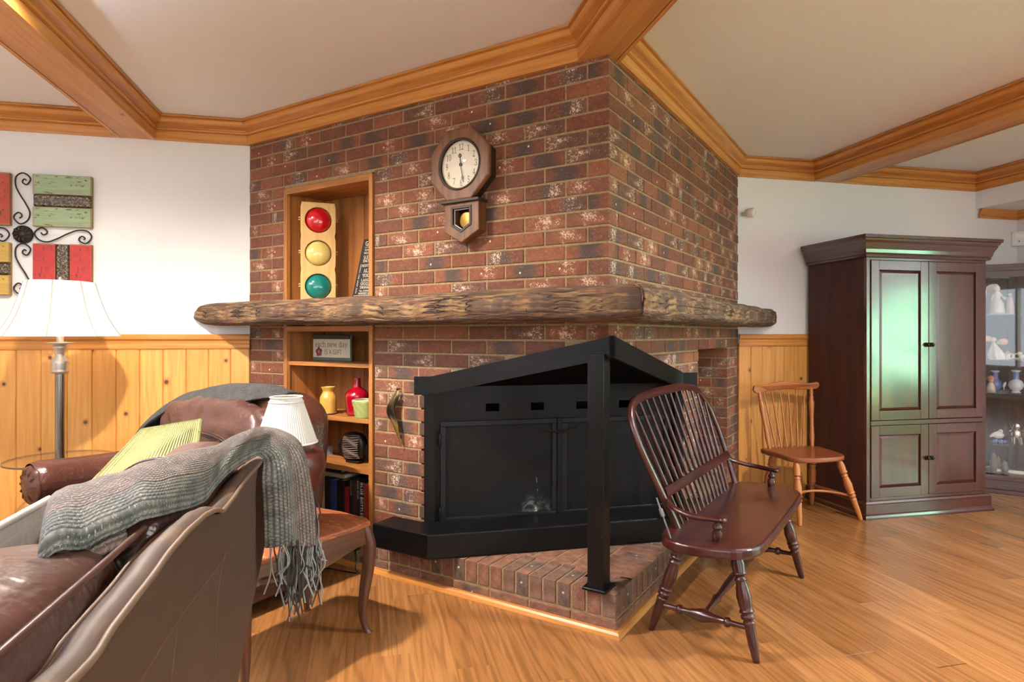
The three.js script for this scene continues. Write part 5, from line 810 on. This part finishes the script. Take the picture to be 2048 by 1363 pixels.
// ---------- sofa seen from behind (back along z, facing -x) ----------
{
  const t = thing('leather_sofa', 'brown leather sofa seen from behind in the foreground with seamed cushions', 'sofa');
  const XB = -1.232, TOP = [[2.1, 0.845], [2.175, 0.86], [2.339, 0.873], [2.551, 0.876], [2.69, 0.868], [2.765, 0.868], [2.84, 0.888], [2.911, 0.899], [3.02, 0.904], [3.094, 0.903], [3.2, 0.894], [3.29, 0.89], [3.36, 0.88], [3.42, 0.884], [3.6, 0.9], [3.9, 0.9], [4.1, 0.875], [4.25, 0.86]];
  const topAt = (z) => { for (let i = 0; i < TOP.length - 1; i++) if (z <= TOP[i + 1][0]) { const k = Math.max(0, (z - TOP[i][0]) / (TOP[i + 1][0] - TOP[i][0])), s = k * k * (3 - 2 * k); return TOP[i][1] * (1 - s) + TOP[i + 1][1] * s; } return TOP.at(-1)[1]; };
  const near = (y) => 4.25, far = (y) => y > 0.64 ? 2.13 : 2.13 + (0.64 - y) * 1.75;
  // rear panel, softly pulled in below the rail
  const panel = (u, v) => { const zt = 2.13 + u * 2.12, y0 = 0.14, yt = topAt(zt) - 0.012, y = y0 + (yt - y0) * v, z = Math.max(zt, far(y) + (zt - 2.13) * 0.0) * 1; return V(XB - 0.006 - 0.012 * Math.sin(v * Math.PI) + (n3(z * 6, y * 6, 2, 61) - 0.5) * 0.008, y, z); };
  part(t, 'rear_panel', sheet((u, v) => { const y = 0.14 + 0.76 * v, f = far(y), z = f + u * (4.25 - f), yy = Math.min(y, 0.14 + (topAt(z) - 0.012 - 0.14) * v); return V(XB - 0.006 - 0.012 * Math.sin(v * Math.PI) + (n3(z * 5, yy * 5, 2, 61) - 0.5) * 0.01, yy, z); }, 80, 24), M.leatherPanel);
  // top rail: a soft band 45 mm wide between two welts
  const rail = (u, v) => { const z = 2.12 + u * 2.13, y = topAt(z), x = XB - 0.048 * v, b = Math.sin(v * Math.PI); return V(x, y - 0.03 * v * v * (1 - 0) * 0.5 + 0.01 * b - 0.006, z); };
  part(t, 'top_rail', sheet((u, v) => rail(u, v), 110, 8), M.leatherEdge);
  part(t, 'rail_inner_face', sheet((u, v) => { const p = rail(u, 1); p.y -= v * 0.2; p.x -= 0.004 * v; return p; }, 60, 3), M.leatherPanel);
  const line = (dx, dy, v) => Array.from({ length: 60 }, (_, i) => { const p = rail(i / 59, v); return [p.x + dx, p.y + dy, p.z]; });
  part(t, 'welt', tube(line(0.002, 0.0, 0), 0.0045, 240, 7), M.weltWorn); part(t, 'welt', tube(line(0, 0.003, 1), 0.0035, 240, 7), M.weltWorn);
  part(t, 'stitching', join([tube([[XB - 0.004, 0.769, 3.2], [XB - 0.005, 0.771, 3.04], [XB - 0.004, 0.762, 2.81], [XB - 0.003, 0.75, 2.42]], 0.0004, 40, 4), tube([[XB - 0.005, 0.764, 3.04], [XB - 0.008, 0.695, 3.06], [XB - 0.01, 0.5, 3.1]], 0.0004, 24, 4), tube([[XB - 0.004, 0.77, 2.72], [XB - 0.008, 0.7, 2.765], [XB - 0.01, 0.5, 2.78]], 0.0004, 24, 4)]), M.thread);
  // back cushions with piping
  const cush = (z0, z1, seed, deep) => {
    const w = z1 - z0, g = puff(deep, 0.46, w, { round: 0.13, n: 36, wrinkle: 0.014, freq: 9, seed, uvs: 'z' });
    const c = part(t, 'back_cushion', at(g, -1.271 - deep / 2, 0.708, (z0 + z1) / 2), M.leather), y = 0.915;
    const P = [[-1.286, y - 0.004, z0 + 0.03], [-1.281, y + 0.0, z0 + w * 0.3], [-1.281, y, z0 + w * 0.7], [-1.286, y - 0.004, z1 - 0.06]];
    part(c, 'piping', tube(P, 0.0048, 60, 8), M.leatherPlain);
    part(c, 'seam', join([0, 0.014].map((d) => tube([[-1.281, y - 0.002, z0 + w * 0.5 + d], [-1.34, 0.94, z0 + w * 0.49 + d], [-1.42, 0.936, z0 + w * 0.48 + d], [-1.51, 0.86, z0 + w * 0.47 + d]], 0.0018, 24, 5))), M.leatherPlain);
  };
  cush(3.0, 3.98, 71, 0.25); cush(2.28, 2.995, 77, 0.16);
  part(t, 'seat_cushion', at(puff(0.62, 0.2, 0.86, { round: 0.35, n: 14, wrinkle: 0.01, seed: 81 }), -1.78, 0.42, 3.5), M.leather); part(t, 'seat_cushion', at(puff(0.62, 0.2, 0.72, { round: 0.35, n: 14, wrinkle: 0.01, seed: 83 }), -1.78, 0.42, 2.7), M.leather);
  part(t, 'base', at(box(0.86, 0.22, 1.7, 'z', 0.03, 3), -1.68, 0.21, 3.36), M.leatherPanel); part(t, 'inner_back', at(box(0.02, 0.5, 1.7, 'z', 0.008), -1.285, 0.5, 3.4), M.leatherPanel);
  part(t, 'arm', at(puff(0.8, 0.46, 0.2, { round: 0.3, n: 14, seed: 85 }), -1.72, 0.4, 2.42), M.leatherRed); part(t, 'arm', at(puff(0.8, 0.5, 0.2, { round: 0.3, n: 14, seed: 87 }), -1.72, 0.4, 4.08), M.leatherRed);
  for (const [x, z] of [[-1.3, 2.62], [-2.05, 2.62], [-1.3, 4.1], [-2.05, 4.1]]) part(t, 'foot', at(lathe([[0, 0], [0.022, 0], [0.032, 0.14], [0, 0.14]], 14), x, 0, z), M.darkEdge);
}
pillow('white_pillow', 'white linen pillow on the sofa seat at the left edge', [[-1.70, 0.45, 3.16], [-1.64, 0.48, 2.78], [-1.515, 0.905, 2.785], [-1.60, 0.85, 3.16]], M.linen, 0.05, 0.02);
// ---------- long grey throw over the sofa back ----------
{
  const t = thing('knit_throw', 'long grey-brown knitted throw with fringe draped over the sofa back corner', 'throw');
  const lo = [[-1.36, 0.929, 3.151], [-1.345, 0.926, 3.126], [-1.325, 0.925, 3.084], [-1.3, 0.932, 3.046], [-1.285, 0.931, 3.008], [-1.28, 0.909, 2.898], [-1.275, 0.888, 2.754], [-1.272, 0.89, 2.667], [-1.262, 0.905, 2.599], [-1.25, 0.904, 2.437], [-1.235, 0.892, 2.314], [-1.215, 0.874, 2.307], [-1.205, 0.822, 2.343], [-1.205, 0.738, 2.317], [-1.205, 0.64, 2.299]];
  const up = [[-1.48, 0.909, 2.849], [-1.455, 0.921, 2.836], [-1.425, 0.927, 2.813], [-1.39, 0.934, 2.773], [-1.365, 0.94, 2.716], [-1.335, 0.937, 2.624], [-1.3, 0.93, 2.517], [-1.28, 0.932, 2.398], [-1.255, 0.929, 2.267], [-1.225, 0.917, 2.163], [-1.185, 0.902, 2.157], [-1.165, 0.881, 2.152], [-1.148, 0.806, 2.156], [-1.135, 0.693, 2.116], [-1.127, 0.561, 2.076]];
  const A = new THREE.CatmullRomCurve3(lo.map((p) => V(...p))), B = new THREE.CatmullRomCurve3(up.map((p) => V(...p)));
  const T0 = A.getTangent(0).negate();
  const f = (lift) => (u, v) => {
    const vv = Math.min(1, Math.max(0, v)), e = Math.max(0, -v) + Math.max(0, v - 1), uu = Math.max(0.03, u), p = A.getPoint(uu).lerp(B.getPoint(uu), vv), hang = sm(0.68, 0.86, uu), b = Math.sin(vv * Math.PI);
    p.y += (0.018 * Math.pow(b, 0.6) + lift) * (1 - hang) + (n3(uu * 20, vv * 4, 1, 91) - 0.5) * 0.014 * (1 - hang) - e * 0.16 * (1 - hang); p.x += hang * (0.034 * b + 0.01 * Math.sin(vv * 14) + lift) - hang * e * 0.25; p.z += hang * lift - (1 - hang) * e * 0.06 * Math.sign(v - 0.5);
    if (u < 0.03) { const an = Math.min(1, (0.03 - u) / 0.09) * Math.PI; p.addScaledVector(T0, 0.016 * Math.sin(an)); p.y -= 0.021 * (1 - Math.cos(an)); }
    return p;
  };
  const strip = (lift, va, vb, u0 = -0.06, u1 = 1) => sheet((u, w) => f(lift)(u0 + (u1 - u0) * u, vb + (va - vb) * w), 120, 24, 0.007);
  part(t, 'cloth', strip(0.007, 0.24, 1.1), M.throwGrey); part(t, 'edge_band', strip(0.007, -0.1, 0.243), M.throwDaylightTint, 'edge band with daylight tint in its colour');
  part(t, 'fold', strip(-0.022, -0.04, 1.04, -0.06, 0.2).translate(0.004, -0.002, 0.006), M.throwGrey); part(t, 'fold', strip(-0.05, -0.02, 1.02, -0.06, 0.1).translate(0.004, -0.002, 0.01), M.throwGrey);
  const fr = [], fr2 = [];
  const strand = (p, L, r, list) => { const k = rr(-0.012, 0.012), q = rr(-0.02, 0.02); list.push(tube([[p.x, p.y, p.z], [p.x + k, p.y - L * 0.3, p.z + rr(-0.01, 0.01)], [p.x + k * 1.6 + rr(-0.01, 0.01), p.y - L * 0.65, p.z + rr(-0.012, 0.012)], [p.x + q, p.y - L, p.z + rr(-0.014, 0.014)]], r, 10, 5)); };
  for (let i = 0; i < 110; i++) { const v = rnd(), p = f(rr(-0.006, 0.008))(1, v); p.x += rr(-0.012, 0.014); p.y += 0.014; strand(p, rr(0.08, 0.2) * (0.8 + 0.4 * Math.sin(v * 5)), rr(0.0014, 0.0028), rnd() < 0.5 ? fr : fr2); }
  for (let i = 0; i < 46; i++) { const u = 0.87 + rnd() * 0.13, p = f(0.006)(u, 1.0); strand(p.add(V(0.004, 0, 0)), rr(0.08, 0.22), rr(0.0013, 0.0024), rnd() < 0.5 ? fr : fr2); }
  part(t, 'fringe', join(fr), M.yarn).userData.kind = 'stuff'; part(t, 'fringe', join(fr2), M.throwGrey).userData.kind = 'stuff';
}
// ---------- side table, table lamp, plug ----------
{
  const t = thing('side_table', 'small tiger oak side table with scalloped apron and cabriole legs beside the sofa', 'table', [0, 0, KZ], TA);
  const x0 = -1.2, x1 = -0.8, z0 = 0.52, z1 = 1.12, cx = (x0 + x1) / 2, topY = 0.452;
  const top = [[x0, -z0 - 0.02], [x0 + 0.04, -z0], [cx, -z0 + 0.012], [x1 - 0.04, -z0], [x1, -z0 - 0.02], [x1 + 0.012, -z0 - 0.1], [x1 - 0.004, -(z0 + z1) / 2], [x1 + 0.012, -z1 + 0.1], [x1, -z1 + 0.02], [x1 - 0.04, -z1], [x0 + 0.04, -z1], [x0, -z1 + 0.02], [x0 - 0.01, -(z0 + z1) / 2]];
  part(t, 'table_top', at(rot(extrude(top, 0.022, 0.007, { seg: 3 }), -Math.PI / 2), 0, topY - 0.022, 0), M.quarterOak);
  const apron = (L) => { const p = [[-L / 2, 0], [-L / 2, -0.075]]; for (let i = 0; i <= 20; i++) { const u = i / 20; p.push([-L / 2 + L * u, -0.07 + 0.0 - 0.035 * Math.sin(u * Math.PI) ** 2 + 0.02 * (Math.abs(u - 0.5) > 0.4 ? 1 : 0)]); } p.push([L / 2, -0.075], [L / 2, 0]); return extrude(p.reverse(), 0.018, 0.003); };
  const ap = (L, x, z, r) => part(t, 'apron', at(rot(apron(L), 0, r), x, topY - 0.022, z), M.legOak);
  ap(z1 - z0 - 0.06, x1 - 0.026, (z0 + z1) / 2, Math.PI / 2); ap(z1 - z0 - 0.06, x0 + 0.01, (z0 + z1) / 2, Math.PI / 2); ap(x1 - x0 - 0.06, cx, z1 - 0.03, 0); ap(x1 - x0 - 0.06, cx, z0 + 0.012, 0);
  for (const [x, z, sx, sz] of [[x1 - 0.028, z0 + 0.028, 1, -1], [x1 - 0.028, z1 - 0.03, 1, 1], [x0 + 0.028, z0 + 0.028, -1, -1], [x0 + 0.028, z1 - 0.03, -1, 1]]) {
    const cv = new THREE.CatmullRomCurve3([[0, 0.43, 0], [0.014, 0.36, 0.014], [0.012, 0.27, 0.012], [0.0, 0.15, 0.0], [-0.004, 0.07, -0.004], [0.004, 0.02, 0.004], [0.012, 0.0, 0.012]].map(([a, y, b]) => V(x + a * sx, y, z + b * sz)));
    part(t, 'leg', sheet((u, v) => { const p = cv.getPoint(u), a = v * Math.PI * 2, r = u < 0.25 ? 0.023 : 0.023 - 0.012 * sm(0.25, 0.85, u) + 0.006 * sm(0.9, 1, u), e = 0.6; return p.add(V(Math.sign(Math.cos(a)) * Math.abs(Math.cos(a)) ** e * r, 0, -Math.sign(Math.sin(a)) * Math.abs(Math.sin(a)) ** e * r)); }, 24, 16), M.legOak);
  }
  const l = thing('table_lamp', 'red-brown urn table lamp with white pleated shade on the side table', 'lamp', onA(0.985, 0.452, 0.8));
  part(l, 'base', lathe([[0, 0], [0.07, 0], [0.075, 0.012], [0.06, 0.03], [0.062, 0.05], [0.095, 0.12], [0.13, 0.19], [0.146, 0.25], [0.138, 0.295], [0.09, 0.325], [0.03, 0.335], [0.02, 0.35], [0.012, 0.4], [0, 0.4]], 40), std({ map: tex(256, 256, (u, v) => { const n = fbm(u, v, 6, 6, 231, 4); return mix([98, 42, 26], [58, 24, 18], n); }), roughness: 0.4 }));
  const r0 = 0.113, r1 = 0.056, y0 = 0.335, y1 = 0.508, pl = (u, v) => { const a = v * Math.PI * 2, r = (r0 + (r1 - r0) * u) * (1 + 0.012 * Math.sin(v * 70 * Math.PI * 2)); return V(Math.cos(a) * r, y0 + (y1 - y0) * u, -Math.sin(a) * r); };
  const sm_ = phys({ color: 0xf0eee8, roughness: 0.95, transmission: 0.3, thickness: 0 });
  part(l, 'lamp_shade', sheet(pl, 4, 420), sm_); for (const [r, y] of [[r0 + 0.002, y0], [r1 + 0.002, y1], [r1 + 0.006, y1 - 0.018]]) part(l, 'shade_trim', at(rot(new THREE.TorusGeometry(r, 0.0032, 6, 60), Math.PI / 2), 0, y, 0), sm_);
  part(l, 'socket', lathe([[0.014, 0.36], [0.014, 0.42], [0.004, 0.43], [0.004, 0.5]], 14), M.brass);
  const p = thing('black_plug', 'glossy black plug-in box with cord under the side table', 'plug', [-1.02, 0.0, 0.735]); const gl = phys({ color: 0x0b0b0b, roughness: 0.12, clearcoat: 1 });
  part(p, 'housing', at(puff(0.1, 0.07, 0.06, { round: 0.6, n: 8 }), -0.005, 0.115, -0.03), gl); for (let i = 0; i < 3; i++) part(p, 'knob', at(new THREE.SphereGeometry(0.012, 12, 8), -0.035 + i * 0.028, 0.135, 0.002), gl);
  part(p, 'cord', tube([[0.0, 0.09, -0.02], [0.004, 0.05, 0.02], [0.002, 0.01, 0.05], [0.02, 0.005, 0.09], [-0.04, 0.005, 0.06], [-0.12, 0.005, 0.0], [-0.24, 0.005, -0.06]], 0.004, 60, 6), gl);
}
{ const t = thing('blond_table', 'pale blond wood table edge at the far left edge', 'table', [-2.37, 0, 1.86]), wd = M.pale; part(t, 'table_top', at(box(0.4, 0.035, 0.4, 'x', 0.006), 0.03, 0.765, 0), wd); for (const [x, z] of [[-1, -1], [1, -1], [-1, 1], [1, 1]]) part(t, 'leg', at(box(0.04, 0.748, 0.04, 'y', 0.004), x * 0.16 + 0.03, 0.374, z * 0.16), wd); }

// ---------- lights of the room, and added fill lamps ----------
function downlight(x, z, power, color, label) {
  const t = thing('recessed_light', label, 'ceiling light', [x, CEIL, z]);
  part(t, 'trim_ring', rot(lathe([[0.07, -0.002], [0.095, -0.004], [0.1, -0.001], [0.1, 0.0], [0.07, 0.0]], 32), 0, 0, 0), M.white);
  part(t, 'lamp_disc', rot(new THREE.CircleGeometry(0.07, 32), Math.PI / 2).translate(0, -0.003, 0), std({ color: 0xffffff, emissive: color, emissiveIntensity: 6 }));
  const l = new THREE.SpotLight(color, power, 0, 1.36, 0.55); l.position.set(0, -0.012, 0); l.target.position.set(0, -1, 0); l.shadow.radius = 2.4; l.name = 'downlight'; t.add(l, l.target); l.target.name = 'downlight_target';
}
downlight(-1.95, 1.72, DOWNLIGHT_LEFT, 0xfff0de, 'left recessed ceiling light between the beams above the armchair');
downlight(1.55, 2.5, DOWNLIGHT_RIGHT, 0xfcf8f4, 'right recessed ceiling light above the bench');
{ // unseen pendant added behind the camera as fill light
  const t = thing('added_pendant', 'three-globe pendant added behind the camera for fill light', 'ceiling light', [-0.9, CEIL, 5.3]);
  part(t, 'rod', at(lathe([[0.008, -0.5], [0.008, 0]], 10), 0, 0, 0), M.nickel); part(t, 'canopy', lathe([[0, -0.02], [0.06, -0.016], [0.065, 0], [0, 0]], 24), M.nickel);
  for (let i = 0; i < 3; i++) { const a = i * 2.094 + 0.5, x = Math.cos(a) * 0.3, z = Math.sin(a) * 0.3; part(t, 'arm', turned([0, -0.48, 0], [x, -0.5, z], [[0, 0.006], [1, 0.006]], 8), M.nickel); part(t, 'globe', at(new THREE.SphereGeometry(0.09, 20, 14), x, -0.56, z), std({ color: 0xffffff, emissive: 0xfff8f0, emissiveIntensity: 5 })); const l = new THREE.PointLight(0xfff8f0, ADDED_PENDANT); l.position.set(x, -0.56, z); l.shadow.radius = 4.5; l.name = 'added_globe_light'; t.add(l); }
}
function added_uplight(x, z, power, label) { // unseen bowl lamp, added to brighten the ceiling
  const t = thing('added_uplight', label, 'lamp', [x, 0, z]);
  part(t, 'base', lathe([[0, 0], [0.14, 0], [0.14, 0.02], [0.02, 0.04], [0, 0.04]], 28), M.iron); part(t, 'pole', lathe([[0.013, 0.03], [0.013, 1.62]], 14), M.iron);
  part(t, 'bowl', lathe([[0.012, 1.61], [0.06, 1.62], [0.12, 1.66], [0.165, 1.73], [0.16, 1.73], [0.115, 1.665], [0.05, 1.63], [0, 1.625]], 32), M.iron);
  part(t, 'bulb', at(rot(new THREE.CircleGeometry(0.05, 20), -Math.PI / 2), 0, 1.66, 0), std({ color: 0xffffff, emissive: 0xfff8f0, emissiveIntensity: 6 }));
  const l = new THREE.SpotLight(0xd4e3ff, power, 0, 1.25, 0.5); l.position.set(0, 1.69, 0); l.target.position.set(0, 3, 0); l.shadow.radius = 3; l.name = 'added_uplight_beam'; t.add(l, l.target); l.target.name = 'added_uplight_target';
}
added_uplight(-3.0, 2.7, ADDED_UPLIGHT_LEFT, 'unseen uplight added left of the sofa to brighten the ceiling'); added_uplight(3.3, 3.9, ADDED_UPLIGHT_RIGHT, 'unseen uplight added right of the bench to brighten the ceiling');
// ---------- garden outside the glass door ----------
{
  const lawn = struct('ground', slab(XR + 0.15, 22, -0.3, -0.2, -10, 16), std({ map: tex(256, 256, (u, v) => { const n = fbm(u, v, 12, 12, 241, 4); return mix([72, 104, 48], [120, 146, 76], n); }, { tw: 2, th: 2 }), roughness: 0.95 }));
  struct('roof', slab(XL - 0.6, XR + 0.6, CEIL + 0.3, CEIL + 0.6, -0.6, ZF + 0.6), M.wall);
  const leaf = [std({ map: tex(256, 256, (u, v) => { const n = fbm(u, v, 20, 20, 251, 4); return mix([46, 92, 76], [126, 184, 164], sm(0.3, 0.75, n)); }), roughness: 0.8 })];
  [[9.0, 0.6, 0.95], [9.6, 3.6, 1.1], [9.2, 6.6, 0.95], [11.5, -2.6, 1.25], [12, 9.8, 1.25]].forEach(([x, z, r], i) => {
    const g = new THREE.IcosahedronGeometry(1, 5), p = g.attributes.position, v = V(0, 0, 0); for (let k = 0; k < p.count; k++) { v.fromBufferAttribute(p, k); const q = 1 + (n3(v.x * 5 + i * 9, v.y * 5, v.z * 5, 261) - 0.5) * 0.7 + (n3(v.x * 16, v.y * 16, v.z * 16 + i, 262) - 0.5) * 0.3; p.setXYZ(k, v.x * q * r, v.y * q * r * 1.15 + r * 0.8, v.z * q * r); } g.computeVertexNormals();
    const t = thing('shrub', ['rounded green shrub nearest the glass door', 'broad green shrub facing the glass door', 'green shrub right of the broad one outside', 'tall green shrub at the far left outside', 'tall green shrub at the far right outside'][i], 'shrub', [x, -0.2, z], 0, 'garden shrubs'); part(t, 'foliage', g, leaf[0]); part(t, 'stem', lathe([[0.08, 0], [0.06, 0.6]], 10), M.darkEdge);
  });
}
scene.traverse((o) => { if (o.isMesh) { o.castShadow = true; o.receiveShadow = true; } if (o.isLight && o.shadow) o.castShadow = true; });
renderer.render(scene, camera);
